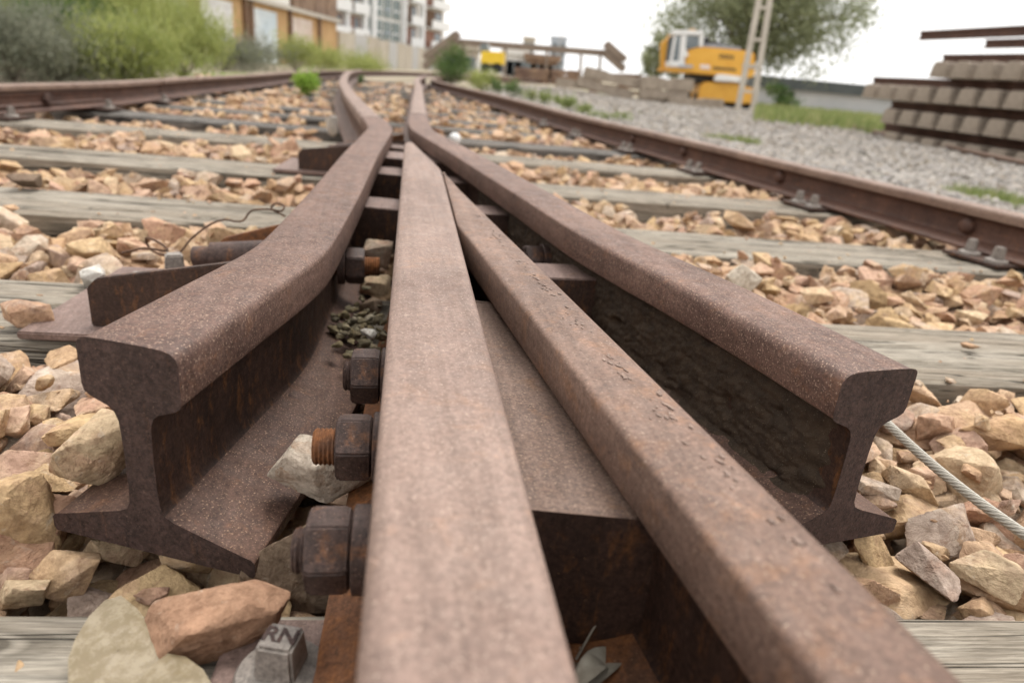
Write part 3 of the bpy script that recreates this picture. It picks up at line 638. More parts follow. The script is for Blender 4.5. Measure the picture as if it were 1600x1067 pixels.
bays = [(-.12, .145)] + [(TFAR[i], TFAR[i + 1] - SW) for i in range(len(TFAR) - 1)]
for bi, (t0, t1) in enumerate(bays):
    tm = (t0 + t1) / 2; sl_, sr_ = s_at(LO, tm) - .9, s_at(RO, tm) + .75
    if bi <= 1: sl_, sr_ = -1.1, 1.5
    dens = 1900 if bi <= 2 else (1300 if bi < 5 else (600 if bi < 9 else 420))
    n_ = int((sr_ - sl_) * (t1 - t0) * dens); sm = 1.0 if bi < 6 else 1.25
    for _ in range(n_):
        a = min(.058, max(.013, random.lognormvariate(math.log(.0285), .34))) * sm
        s = random.uniform(sl_, sr_); t = random.uniform(t0 + .005, t1 - .005)
        if bi <= 1 and _ < n_ * .35: a *= 1.25
        lay(s, t, a, (0.022 if bi < 2 else 0.020) + random.uniform(-.03, .016))
print('ballast stones', len(stones))
chips = []
for _ in range(5200):
    t = random.uniform(.0, 3.3); s = random.uniform(-1.5, 2.0); x, y = xy(s, t); pj = proj((x, y, 0))
    if pj is None or not (-20 < pj[0] < 1620 and pj[1] < 1100): continue
    i, j = int((t - T0) / G), int((s - S0) / G); a = min(.011, random.lognormvariate(math.log(.0042), .45)); z = float(HF[i, j])
    if SLM[i, j]:
        if random.random() > .28 or a > .008: continue
        z = -0.003
    elif RP[i, j] < .08 and y < 2.3: continue
    chips.append((x, y, z + a * .25, a, Matrix.Rotation(random.uniform(0, 6.28), 3, 'Z') @ Matrix.Rotation(random.gauss(0, .5), 3, 'X'), random.randrange(16), random.random()))
# which stones show largest
sc_list = []
for k, (x, y, z, a, q, vi, r) in enumerate(stones):
    pj = proj((x, y, z)); 
    if pj is None or not (-60 < pj[0] < 1660 and -60 < pj[1] < 1130): continue
    s, t = st(x, y); i, j = int((t - T0) / G), int((s - S0) / G)
    buried = float(HF[i, j]) - (z + a * .45)
    if buried > 0.012: continue
    if abs(x - pc(y)) < .10 and y < 1.2: continue
    if vl(y) < x < vr(y): continue
    sc_list.append((a / pj[2], k))
sc_list.sort(reverse=True); chosen = {k for _, k in sc_list[:300]}
bed = MB(); bp = []
for y in [-.4 + .4 * i for i in range(44)]: bp += [(xl(max(y, .3)) - .8, y, -.0965), (xr(max(y, .15)) + .7, y, -.0965)]
bed.add(bp, [(2 * i, 2 * i + 1, 2 * i + 3, 2 * i + 2) for i in range(43)])
bed = bed.build('ballast_bed', DIRT); tag(bed, kind='structure')
for k in sorted(chosen):
    x, y, z, a, q, vi, r = stones[k]
    o = link('stone', HERO[vi][0], bed); o.matrix_local = Matrix.Translation((x, y, z)) @ q.to_4x4() @ Matrix.Diagonal((a / .03, a / .03, a / .03, 1))
def mass(items, lod_of, mat, name, parent=None):
    VV = []; FF = []; RR = []; off = 0
    for x, y, z, a, q, vi, r in items:
        v, f = LOD[lod_of(x, y)][vi]; p = (v * a) @ np.array(q).T + np.array((x, y, z)); VV.append(p); FF.append(f + off); RR.append(np.full(len(v), r)); off += len(v)
    o = link(name, np_mesh(name, np.concatenate(VV), np.concatenate(FF), mat, np.concatenate(RR), 24), parent); o['kind'] = 'stuff'; return o
mass([s for k, s in enumerate(stones) if k not in chosen], lambda x, y: 3 if y < 1.15 else (2 if y < 6 else 1), STONE_MASS, 'loose_stones', bed)
mass(chips, lambda x, y: 2, STONE_MASS, 'stone_chips', bed)
# grey ballast of the neighbouring track, beyond the right hand rail
items = []
def spread(n, d0, d1, y0, y1, a0, a1):
    for _ in range(n):
        y = y0 + (y1 - y0) * random.random() ** 1.3; x = xr(y) + random.uniform(d0, d1); pj = proj((x, y, -.1))
        if pj is None or pj[0] > 1750 or pj[0] < 600: continue
        a = random.uniform(a0, a1); q = Matrix.Rotation(random.uniform(0, 6.28), 3, 'Z') @ Matrix.Rotation(random.gauss(0, .6), 3, 'X')
        items.append((x, y, gz(x, y) + a * .15 + random.uniform(0, .02), a, q, random.randrange(16), random.random()))
spread(9000, .45, 3.6, .8, 7, .020, .042); spread(13000, .5, 9, 5, 14, .028, .052); spread(7000, .6, 10, 12, 30, .035, .07)
mass(items, lambda x, y: 2 if y < 5 else 1, GREY_MASS, 'grey_gravel').__setitem__('label', 'grey ballast stones beside the right hand rail')
bpy.data.objects['grey_gravel']['category'] = 'gravel'

# stones one can single out
def hero(name, px, py, z, size, mat, label, seed, ax=(1, .74, .6), rot=(0, 0, 0), cat='stone', sub=5, drop=None):
    q, f = rock(seed, sub, ax, 17); me = np_mesh(name, q * size, f, mat, None, 22); p = P(px, py, z)
    o = link(name, me, None, p, rot); tag(o, label, cat); return o
hero('stone', 333, 968, .026, .0455, RED_STONE, 'big reddish stone lying on the front sleeper beside the square headed screw', 311, (1, .55, .52), (R(8), R(-6), R(18)))
hero('stone', 508, 733, .048, .040, QUARTZ, 'white streaked quartz stone wedged under the bolt of the point rail', 322, (1, .60, .86), (R(10), R(14), R(10)))
hero('stone', 464, 898, -.014, .046, CLAY, 'brown clay coated stone in the gap below the left wing rail foot', 333, (.8, .6, 1.0), (R(-8), 0, R(10)))
hero('stone', 45, 492, .018, .033, STONE, 'small tan stone sitting on the sleeper left of the nearest rail brace', 344, (1, .66, .60), (0, R(6), R(5)))
hero('stone', 146, 433, .014, .026, PALE, 'pale cream stone at the sleeper edge behind the nearest rail brace', 355, (1, .8, .85), (0, 0, R(20)))
hero('stone', 38, 283, .020, .040, CLAY, 'brown stone sitting on the third sleeper at the left edge', 366, (1, .7, .62), (0, 0, R(15)))
hero('stone', 518, 197, .03, .052, PALE, 'whitish stone lying by the second rail brace', 377, (.8, .7, 1.0), (0, 0, R(30)))
hero('stone', 1516, 541, .008, .016, STONE, 'small flat tan chip lying on the second sleeper at the right', 388, (1, .6, .4))
hero('stone', 1160, 438, .026, .040, QUARTZ, 'cream pointed stone standing up beside the right wing rail', 399, (1, .7, .85), (R(20), R(30), R(40)))
hero('stone', 12, 806, .008, .046, STONE, 'large sandy stone at the left edge in front of the wing rail foot', 410, (.80, .7, 1.0), (R(10), R(-8), R(30)))
hero('stone', 150, 702, .046, .044, STONE, 'angular tan stone leaning on the left wing rail web', 421, (1, .6, .60), (R(5), R(-14), R(14)))
q_, f_ = ICO[4]; me = np_mesh('plastic_cap', q_ * np.array([.03, .03, .028]), f_, WHITE, None, 60)
cap = link('plastic_cap', me, None, P(709, 218, .03) + Vector((0, .04, 0))); tag(cap, 'round white plastic cap lying beside the right wing rail bend', 'cap')
mb = MB(); mb.tube([(0, 0, -.034), (0, 0, -.02)], .024, 16); mb.build('rim', BLUEG, cap)

# ------------------------------------------------------------------ outer rails with plates and screws
HO = .127
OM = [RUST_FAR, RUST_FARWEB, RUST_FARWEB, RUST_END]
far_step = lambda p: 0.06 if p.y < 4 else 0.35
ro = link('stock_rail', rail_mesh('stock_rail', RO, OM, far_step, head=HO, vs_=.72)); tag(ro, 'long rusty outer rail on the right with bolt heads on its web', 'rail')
LOn = [p for p in LO if p[1] < 4.5]; LOf = [p for p in LO if p[1] > 4.7]
jx, jy = -2.40, 4.62
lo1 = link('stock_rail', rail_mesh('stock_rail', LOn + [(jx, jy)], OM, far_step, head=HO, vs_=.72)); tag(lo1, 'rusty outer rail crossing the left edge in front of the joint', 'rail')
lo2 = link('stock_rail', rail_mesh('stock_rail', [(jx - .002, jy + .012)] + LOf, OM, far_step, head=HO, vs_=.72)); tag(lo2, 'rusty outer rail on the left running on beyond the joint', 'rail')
def on(path, y, off=0.0):
    x = lerp(y, [p[1] for p in path], [p[0] for p in path]); x2 = lerp(y + .1, [p[1] for p in path], [p[0] for p in path])
    d = Vector((x2 - x, .1, 0)).normalized(); return Vector((x, y, 0)) + Vector((d.y, -d.x, 0)) * off, d
# fishplate on the near left rail
a, d = on(LO, 2.50); b, _ = on(LO, 3.78); lat = Vector((d.y, -d.x, 0)); mb = MB()
mb.prism([a + lat * q + Vector((0, 0, z)) for q, z in ((.009, .040), (.032, .032), (.036, .040), (.026, .050), (.026, .076), (.034, .086), (.033, .092), (.009, .089))], b - a)
fp = mb.build('fishplate', RUST_FARWEB, lo1, bevel=.002)
for k in (.25, .62):
    p = a.lerp(b, k) + lat * .026 + Vector((0, 0, .063)); nb_ = nut_bm(.045, .024).build('bolt', RUST_NUT, fp, bevel=.002); nb_.matrix_local = Matrix.Translation(p) @ lat.to_track_quat('X', 'Z').to_matrix().to_4x4()
for px, py in ((1548, 356), (1245, 279), (1076, 238), (958, 214)):
    q = P(px, py, .066); p, d = on(RO, q.y, -.008); lat = Vector((-d.y, d.x, 0))
    h_ = lathe_x([(0, .023), (.010, .023), (.016, .021), (.021, .015), (.023, .007)], 18).build('bolt_head', RUST_FARWEB, ro, smooth=40)
    h_.matrix_local = Matrix.Translation(p + Vector((0, 0, .066))) @ lat.to_track_quat('X', 'Z').to_matrix().to_4x4()
rank = ['nearest', 'second', 'third', 'fourth', 'fifth', 'sixth', 'seventh', 'eighth']
def tie_plate(path, t, side, label):
    # solve for the point of the rail above the sleeper centre line
    y = t
    for _ in range(12):
        p, d = on(path, y); y += t - st(p.x, p.y)[1]
    e = empty('tie_plate', (p.x, p.y, 0), math.atan2(-d.x, d.y)); tag(e, label, 'tie plate', 'tie plates under the outer rails')
    mb = MB(); mb.box((-.15, -.085, .0025), (.15, .085, .0115)); mb.build('plate', RUST_WEB, e, bevel=.002)
    for sx, sy in ((-1, -.045), (-1, .04), (1, 0)): screw_part(e, (sx * .108 + (.004 if sy > 0 else 0), sy, .0118), random.uniform(0, 1.5))
for k in range(1, 8): tie_plate(RO, TFAR[k] - SW / 2, -1, 'rusty tie plate with grey screws under the right outer rail, %s from the front' % rank[k - 1])
for k in range(3, 7): tie_plate(LO, TFAR[k] - SW / 2, 1, 'rusty tie plate with grey screws under the left outer rail, %s from the front' % rank[k - 3])

# ------------------------------------------------------------------ small things round the frog
sb = P(441, 1062, .014)
cs = empty('coach_screw', sb, R(-5)); tag(cs, 'square headed coach screw stamped RN with round flange on the front sleeper', 'screw')
mb = MB(); mb.tube([(0, 0, 0), (0, 0, .0045), (0, 0, .0075), (0, 0, .0105), (0, 0, .011)], [.0275, .0275, .0255, .015, .012], 40); mb.build('flange', STEEL, cs, smooth=40)
a, b, h = .0122, .0104, .0335; mb = MB()
mb.add([(-a, -a, .0095), (a, -a, .0095), (a, a, .0095), (-a, a, .0095), (-b, -b, h), (b, -b, h), (b, b, h), (-b, b, h)], [(0, 3, 2, 1), (4, 5, 6, 7), (0, 1, 5, 4), (1, 2, 6, 5), (2, 3, 7, 6), (3, 0, 4, 7)])
hd = mb.build('screw_head', STEEL, cs, bevel=.0018)
fc = bpy.data.curves.new('stamp', 'FONT'); fc.body = 'RN'; fc.size = .0150; fc.align_x = 'CENTER'; fc.align_y = 'CENTER'; fc.extrude = .00025; fc.offset = .0004
fo = bpy.data.objects.new('stamp', fc); col.objects.link(fo); bpy.context.view_layer.update()
me = bpy.data.meshes.new_from_object(fo.evaluated_get(bpy.context.evaluated_depsgraph_get())); bpy.data.objects.remove(fo)
me.materials.clear(); me.materials.append(RUST_END); link('stamped_letters', me, hd, (0, 0.0005, h + .0002))
mb = MB(); mb.tube([(0, 0, .011), (0, 0, .0122)], .0022, 10); mb.build('flange_pip', STEEL, cs, loc=(.019, .004, -.003))
mb = MB(); mb.box((-.075, -.085, .0025), (.085, .07, .0135)); bp_ = mb.build('base_plate', RUST_PLATE, None, bevel=.002, loc=(sb.x + .035, sb.y - .015, 0), rot=(0, 0, TH)); tag(bp_, 'rust brown base plate under the stamped coach screw and the point rail', 'plate')
# broken cloudy discs
def disc(poly, z0, thick, tilt, label, dome=.0016):
    pts = [P(px, py, z0) for px, py in poly]; c = sum(pts, Vector()) / len(pts); n = len(pts); R_ = 7; V = []; F = []
    for k in range(R_ + 1):
        for q in pts: V.append((q - c) * (k / R_) + Vector((0, 0, dome * (1 - (k / R_) ** 2) + .0012 * noise.noise(((q.x) * 60 * k / R_, q.y * 60, 2)))))
    m = len(V); V += [v - Vector((0, 0, thick)) for v in V]
    for k in range(R_):
        for i in range(n):
            j = (i + 1) % n; F.append((k * n + i, k * n + j, (k + 1) * n + j, (k + 1) * n + i)); F.append((m + k * n + i, m + (k + 1) * n + i, m + (k + 1) * n + j, m + k * n + j))
    for i in range(n): F.append((R_ * n + i, R_ * n + (i + 1) % n, m + R_ * n + (i + 1) % n, m + R_ * n + i))
    mb = MB(); mb.add(V, F); o = mb.build('resin_disc', RESIN, None, smooth=45, loc=c, rot=tilt); tag(o, label, 'disc'); return o
disc([(190, 938), (215, 955), (240, 985), (262, 1018), (268, 1060), (255, 1110), (190, 1130), (130, 1110), (106, 1066), (106, 1030), (118, 1000), (140, 968), (165, 945)], .020, .0022, (R(5), R(2), 0), 'large broken cloudy olive resin disc lying on the front sleeper')
disc([(262, 1020), (290, 1026), (318, 1048), (334, 1075), (320, 1110), (260, 1115), (225, 1090), (214, 1066), (232, 1040)], .026, .0020, (R(3), R(-4), 0), 'smaller cloudy yellow resin disc overlapping the larger one', .001)
# steel cable
c0, c1 = P(1372, 648, .055), P(1640, 862, .040); c2 = P(1330, 615, .06)
pts = [c2.lerp(c0, k / 5) for k in range(5)] + [c0.lerp(c1, k / 60) + Vector((0, 0, -.006 * math.sin(math.pi * k / 60))) for k in range(61)] + [c1 + (c1 - c0) * .6 * k / 5 - Vector((0, 0, .004 * k)) for k in range(1, 6)]
pts = cat_rom(pts, .0015)
mb = MB(); nst = 7; rs_ = .0016; ro_ = .0032
for k in range(nst):
    sp_ = []; dist = 0
    for i, p in enumerate(pts):
        if i: dist += (p - pts[i - 1]).length
        t = (pts[min(i + 1, len(pts) - 1)] - pts[max(i - 1, 0)]).normalized(); a = t.cross(Vector((0, 0, 1))).normalized(); b = a.cross(t); an = 2 * math.pi * k / nst + dist * 150
        sp_.append(p + (a * math.cos(an) + b * math.sin(an)) * ro_)
    mb.tube(sp_, rs_, 6)
mb.tube(pts, .0030, 6); cb = mb.build('steel_cable', CABLE, None, smooth=50); tag(cb, 'twisted grey steel cable running over the stones on the right', 'cable')
# rusty wire curling behind the nearest brace
w_ = [(190, 395, .02), (225, 388, .03), (262, 392, .03), (250, 380, .045), (228, 372, .05), (238, 392, .03), (275, 398, .03), (300, 372, .05), (330, 350, .07), (352, 343, .075), (366, 346, .05), (380, 345, .045), (392, 330, .05), (418, 327, .06), (440, 330, .05), (444, 322, .07), (432, 318, .08), (424, 326, .05), (446, 338, .04)]
mb = MB(); mb.tube(cat_rom([at(px, py, 1.02 + .012 * i) for i, (px, py, z) in enumerate(w_)], .006), .0018, 6); wr = mb.build('wire', WIRE, None, smooth=60); tag(wr, 'thin rusty wire curling behind the nearest rail brace', 'wire')
# debris nest in the flangeway, dry leaves under the block
nest = []
for _ in range(150):
    px, py = random.gauss(565, 22), random.gauss(508, 20)
    if px < 520 or px > 606: continue
    p = P(px, py, .036 + random.uniform(0, .016)); nest.append((p.x, p.y, p.z, random.uniform(.003, .010), Matrix.Rotation(random.uniform(0, 6), 3, 'Z') @ Matrix.Rotation(random.gauss(0, .7), 3, 'X'), random.randrange(16), random.random()))
dn = mass(nest, lambda x, y: 3, m_stone('debris', [(0, (0.12, 0.10, 0.06)), (0.4, (0.22, 0.18, 0.10)), (0.7, (0.10, 0.085, 0.06)), (0.93, (0.26, 0.23, 0.15)), (1, (0.5, 0.46, 0.38))], True), 'debris'); tag(dn, 'dark crumbly debris collected in the left flangeway', 'debris')
hero('stone', 575, 522, .052, .012, PALE, 'small pale pebble on the debris in the left flangeway', 432, (1, .55, .5), (0, 0, R(-20)))
hero('stone', 590, 398, .05, .035, STONE, 'yellow tan stone wedged in the left flangeway beside the wing rail bolt', 443, (.7, .8, .9))
hero('stone', 588, 445, .035, .032, STONE, 'flat tan stone in the left flangeway below the wing rail bolt', 454, (.7, .9, .6))
hero('stone', 578, 478, .045, .020, CLAY, 'rounded grey brown pebble in the debris of the left flangeway', 465, (1, .8, .8))
def leaf(pxs, z, label, mat, curl=.01):
    a = P(*pxs[0], z); b = P(*pxs[1], z); n = 8; V = []; w = pxs[2]
    d = (b - a); s_ = Vector((-d.y, d.x, 0)).normalized()
    for i in range(n + 1):
        k = i / n; c = a + d * k + Vector((0, 0, curl * math.sin(math.pi * k))); ww = w * math.sin(math.pi * min(1, k * .92 + .06)) ** .8
        V += [c - s_ * ww + Vector((0, 0, ww * .5)), c, c + s_ * ww + Vector((0, 0, ww * .5))]
    V2 = V + [v - Vector((0, 0, .0004)) for v in V]; m = len(V); F = []
    for i in range(n):
        for k in (0, 1): F += [(3 * i + k, 3 * i + k + 1, 3 * i + k + 4, 3 * i + k + 3), (m + 3 * i + k, m + 3 * i + k + 3, m + 3 * i + k + 4, m + 3 * i + k + 1)]
    mb = MB(); mb.add(V2, F); o = mb.build('dry_leaf', mat, None, smooth=60); tag(o, label, 'leaf')
STRAW = m_plain('straw', (0.24, 0.21, 0.165), (0.36, 0.33, 0.27), 120, 0.7)
leaf([(892, 1090), (975, 1020), .010], .030, 'dry curled grey leaf below the filler block between the rails', STRAW, .006)
leaf([(900, 1075), (948, 1040), .007], .036, 'paler small dry leaf below the filler block', STRAW, .008)
mb = MB(); mb.tube([P(900, 1030, .03), P(925, 985, .045), P(945, 955, .055)], [.0009, .0007, .0003], 5); tg_ = mb.build('grass_stalk', STRAW, None, smooth=60); tag(tg_, 'single dry grass stalk leaning against the filler block front', 'stalk')
crumbs = []
for _ in range(120):
    px, py = random.uniform(900, 1110), random.uniform(1000, 1090); p = P(px, py, .030)
    crumbs.append((p.x, p.y, p.z + .002, random.uniform(.001, .004), Matrix.Rotation(random.uniform(0, 6), 3, 'Z'), random.randrange(16), random.random()))
dn = mass(crumbs, lambda x, y: 2, m_stone('crumbs', [(0, (0.16, 0.11, 0.07)), (0.6, (0.24, 0.16, 0.10)), (1, (0.4, 0.34, 0.26))], True), 'dirt_crumbs'); tag(dn, 'brown dirt crumbs on the floor between point and splice rails', 'dirt')

# ------------------------------------------------------------------ plants
def blades(n, gen):
    """gen(k) -> base, tip, half width, random value: one thin two-triangle blade each"""
    V = np.zeros((n * 4, 3)); Rr = np.zeros(n * 4)
    for k in range(n):
        a, b, w, r = gen(k); d = b - a; s_ = d.cross(Vector((random.gauss(0, 1), random.gauss(0, 1), random.gauss(0, 1)))); s_ = s_.normalized() * w if s_.length > 1e-9 else Vector((w, 0, 0))
        m = a + d * .45; V[4 * k] = a; V[4 * k + 1] = m + s_; V[4 * k + 2] = b; V[4 * k + 3] = m - s_; Rr[4 * k:4 * k + 4] = r
    return V, np.arange(n * 4).reshape(n, 4), Rr
def shrub(name, p, w, h, mat, label, n=2600, leaf_l=.05, leaf_w=.006, feather=.5, group=None, stems=9, cat='shrub', open_=0.35, dpt=None):
    p = Vector(p); e = empty(name, p); tag(e, label, cat, group); mb = MB(); tips = []; dpt = dpt or w
    for k in range(stems):
        a = random.uniform(0, 6.28); r = random.random() ** .6; q = Vector((math.cos(a) * r * w / 2, math.sin(a) * r * dpt / 2, h * (1 - .45 * r * r) * random.uniform(.72, 1.0)))
        mid = Vector((q.x * .45, q.y * .45, q.z * .5)); mb.tube([(0, 0, -.02), mid, q * .95], [max(.004, h * .010), max(.003, h * .007), .002], 4); tips += [(mid, q)]
    mb.build('stem', BARK if h > .4 else LEAF_DARK, e)
    clumps = []
    for m_, q in tips:
        for _ in range(7):
            c = m_.lerp(q, random.uniform(.0, 1.08)) + Vector((random.gauss(0, w * .07), random.gauss(0, dpt * .07), random.gauss(0, h * .05))); clumps.append((c, random.uniform(.05, .13) * max(w, h), random.uniform(0, .55)))
    def gen(k):
        c, r, br = random.choice(clumps); a = c + Vector((random.gauss(0, r), random.gauss(0, r), random.gauss(0, r * .9))); a.z = max(a.z, .01)
        d = Vector((random.gauss(0, 1), random.gauss(0, 1), random.gauss(feather, .8))).normalized() * leaf_l * random.uniform(.6, 1.4)
        return a, a + d, leaf_w * random.uniform(.6, 1.3), min(1, br + random.random() * .35 + .12 * a.z / h)
    V, F, Rr = blades(n, gen); link('foliage', np_mesh('foliage', V, F, mat, Rr), e); return e
def tuft(name, p, r, h, n, mat, label, group=None, lw=.004):
    p = Vector(p); 
    def gen(k):
        a = random.uniform(0, 6.28); q = random.random() ** .7 * r; b = Vector((math.cos(a) * q, math.sin(a) * q, -.01)); l = Vector((math.cos(a) * h * random.uniform(.1, .6) + random.gauss(0, h * .15), math.sin(a) * h * random.uniform(.1, .6), h * random.uniform(.55, 1.05)))
        return b, b + l, lw * random.uniform(.6, 1.3), random.random()
    V, F, Rr = blades(n, gen); o = link(name, np_mesh(name, V, F, mat, Rr), None, p); tag(o, label, 'grass' if 'grass' in name else 'weed', group); return o
def gp(px, y):                                        # ground point on the column px at distance y
    x = 0.0
    for _ in range(8):
        p = at(px, 100, y); x = p.x
    return Vector((x, y, gz(x, y)))
def hz(px): return 98 + math.tan(ROLL) * (px - 640)     # picture row of the horizon
# left bank: feathery shrubs
SH = [(15, 8.6, 1.7, .85, LEAF_GREYGREEN, 'grey green shrub at the far left edge of the picture'), (90, 9.4, 1.9, .80, LEAF_GREYGREEN, 'greyish low shrub in front of the tall feathery shrubs on the left'),
      (50, 12.5, 3.0, 2.1, LEAF_FEATHER, 'tall feathery green shrub behind the grey shrub at the far left'), (165, 12.2, 2.8, 1.9, LEAF_FEATHER, 'tall yellow green feathery shrub left of the warehouse doors'),
      (235, 11.4, 2.2, 1.45, LEAF_FEATHER, 'feathery green shrub just left of the white warehouse door'), (285, 12.6, 1.8, 1.20, LEAF_FEATHER, 'rightmost feathery shrub of the left bank in front of the white door'),
      (205, 9.6, 1.6, .62, LEAF_FEATHER, 'low feathery green shrub beside the left rail'), (130, 10.6, 1.8, 1.15, LEAF_DARK, 'darker green shrub in the middle of the left bank')]
for px, y, w, h, m, lab in SH: shrub('shrub', gp(px, y), w, h, m, lab, 9000, .15 if m is not LEAF_GREYGREEN else .07, .0070, 1.7 if m is not LEAF_GREYGREEN else .8, 'shrubs on the left bank', 18)
for px, y, w, h, m, lab in ((348, 19, 2.0, .65, LEAF_GREYGREEN, 'low grey green bush below the white warehouse door'), (395, 22, 2.4, .75, LEAF_GREYGREEN, 'grey green bush below the pale blue warehouse door'),
                            (462, 24, 2.0, 1.05, LEAF_FEATHER, 'yellow green bush at the right end of the warehouse'), (500, 27, 2.2, .85, LEAF_FEATHER, 'low bush in front of the near end of the block wall'), (545, 30, 2.6, .75, LEAF_FEATHER, 'long low bush along the middle of the block wall'), (580, 34, 2.2, .6, LEAF_FEATHER, 'last low bush along the block wall near the far track')):
    shrub('bush', gp(px, y), w, h, m, lab, 3600, .12, .012, .7, 'bushes along the warehouse and block wall', 12, 'bush')
for k, px in enumerate((330, 352, 375, 392)):
    tuft('flower_weed', gp(px, 9.5 + k * .5), .22, .16, 260, LEAF_BRIGHT, ['small light green weed beside the left track, first from the left', 'second small light green weed beside the left track', 'third small light green weed beside the left track', 'fourth small light green weed beside the left track'][k], 'small weeds beside the left track', .012)
wp = P(480, 153, -.04); shrub('leafy_weed', wp, .20, .29, LEAF_BRIGHT, 'bright lime green weed growing between the left outer rail and the closure rail', 900, .040, .008, .7, None, 8, 'weed')
shrub('leafy_weed', P(562, 135, -.04), .16, .16, LEAF_DARK, 'tiny green weed growing between the two closure rails', 200, .04, .006, .7, None, 5, 'weed')
shrub('bush', gp(708, 16.5), .85, .86, LEAF_DARK, 'dark green bush beside the far end of the right rail', 3400, .07, .010, .9, None, 14, 'bush', dpt=.8)
shrub('bush', gp(752, 15.5), .8, .45, LEAF_FEATHER, 'low pale green bush right of the dark bush by the rail', 1800, .06, .009, .8, None, 10, 'bush')
for k, (px, y, h, n) in enumerate(((778, 14.2, .30, 500), (805, 13.0, .34, 700), (835, 12.2, .24, 350), (858, 11.5, .26, 420), (876, 12.6, .16, 260), (895, 10.2, .22, 480), (915, 9.5, .15, 250), (945, 9.0, .10, 150), (985, 9.6, .12, 160))):
    q = gp(px, y); shrub('weed', q, .34, h, LEAF_DARK if k < 2 else GRASS, 'low green weed in the gravel behind the right rail, %s counted from the bush' % ['first', 'second', 'third', 'fourth', 'fifth', 'sixth', 'seventh', 'eighth', 'ninth'][k], n, .05, .008, 1.0, 'weeds in the gravel behind the right rail', 7, 'weed')
for k, (px, py, r, h, n, lab) in enumerate(((1150, 214, .26, .12, 420, 'green grass tuft in the gravel below the lattice mast'), (1120, 212, .18, .09, 200, 'small green grass tuft left of the tuft below the mast'), (1535, 300, .20, .11, 420, 'fresh green grass tuft behind the right rail at the picture edge'), (1580, 312, .22, .10, 380, 'pale grass tuft at the right picture edge behind the rail'), (1355, 200, .10, .30, 60, 'tall thin grass clump in the gravel before the track panels'), (1360, 268, .07, .06, 80, 'tiny grass tuft in the gravel behind the right rail'))):
    q = P(px, py, -.10); tuft('grass_tuft', (q.x, q.y, gz(q.x, q.y)), r, h, n, GRASS, lab, 'grass tufts in the grey gravel', .005)
# long grass behind the second track
V = []
def gen(k):
    y = random.uniform(17, 34); px = random.uniform(1195, 1420); q = gp(px, y); return q, q + Vector((random.gauss(0, .08), random.gauss(0, .08), random.uniform(.12, .42))), .018, random.random()
Vb, Fb, Rb = blades(4200, gen); o = link('long_grass', np_mesh('long_grass', Vb, Fb, GRASS, Rb)); tag(o, 'strip of long green grass behind the second track', 'grass', kind='stuff')
def tree(name, base, crown_c, rad, label, n, leaf_l, clumps_n, trunk_r, mat=LEAF_TREE, droop=0.0):
    base = Vector(base); cc = Vector(crown_c); e = empty(name, base); tag(e, label, 'tree'); mb = MB(); cl = []
    top = cc - base; mb.tube([(0, 0, -.2), top * .35, top * .75], [trunk_r, trunk_r * .75, trunk_r * .45], 8)
    for k in range(clumps_n):
        v = Vector((random.gauss(0, 1), random.gauss(0, 1), random.gauss(0, 1))).normalized() * (random.random() ** .45); c = top + Vector((v.x * rad[0], v.y * rad[1], v.z * rad[2] - droop * (v.x * v.x) * rad[2]))
        cl.append((c, random.uniform(.07, .16) * rad[0], random.uniform(0, .6)))
        if k % 5 == 0: mb.tube([top * random.uniform(.3, .7), top * .6 + (c - top * .6) * .5 + Vector((0, 0, .3)), c], [trunk_r * .35, trunk_r * .2, .02], 5)
    mb.build('trunk', BARK, e, smooth=60)
    def gen(k):
        c, r, br = random.choice(cl); a = c + Vector((random.gauss(0, r), random.gauss(0, r), random.gauss(0, r * .8))); d = Vector((random.gauss(0, 1), random.gauss(0, 1), random.gauss(-.4, 1))).normalized() * leaf_l * random.uniform(.6, 1.4)
        return a, a + d, leaf_l * .28, min(1, br + random.random() * .4)
    V, F, Rr = blades(n, gen); link('crown', np_mesh('crown', V, F, mat, Rr), e); return e
tb = gp(1165, 46); c_ = at(1200, -6, 46); tree('tree', tb, c_, (6.0, 4.5, 4.6), 'large olive green tree behind the yellow excavator', 42000, .20, 230, .3, droop=.35)
tb = gp(1030, 52); tree('tree', tb, at(1030, 92, 52), (1.7, 1.5, 1.4), 'small dark tree left of the yellow excavator', 2600, .26, 30, .12)
tb = gp(1250, 40); tree('tree', tb, at(1225, 150, 40), (1.0, 1.0, .6), 'low green bush right of the lattice mast', 900, .2, 14, .06, LEAF_DARK)

# ------------------------------------------------------------------ stacked track panels on the right
A_ = Vector((7.44, 10.0, 0)); Dn = (Vector((6.95, 12.5, 0)) - A_).normalized(); Wd_ = Vector((Dn.y, -Dn.x, 0))          # along the track, and away from it
prof = [(-.185, 0), (.185, 0), (.182, .04), (.160, .18), (.135, .230), (.095, .250), (-.095, .250), (-.135, .230), (-.160, .18), (-.182, .04)]
mb = MB(); m8 = len(prof); V = []
stn = [(0, 1.0), (.012, 1.03), (.85, 1.0), (1.3, .85), (1.75, 1.0), (2.588, 1.03), (2.6, 1.0)]
for l, k in stn: V += [(x * (1 if k > .9 else .92), l, z * k) for x, z in prof]
mb.add(V, [(i * m8 + k, i * m8 + (k + 1) % m8, (i + 1) * m8 + (k + 1) % m8, (i + 1) * m8 + k) for i in range(len(stn) - 1) for k in range(m8)] + [tuple(range(m8)), tuple(range((len(stn) - 1) * m8, len(stn) * m8))])
SLP = mb.mesh('concrete_sleeper', CONC, 30)
def far_along(px):                      # distance along the stack face where it crosses a picture column
    lo_, hi_ = -3.0, 12.0
    for _ in range(40):
        m_ = (lo_ + hi_) / 2; q = proj(A_ + Dn * m_ + Vector((0, 0, .4)))
        if q[0] > px: lo_ = m_
        else: hi_ = m_
    return lo_
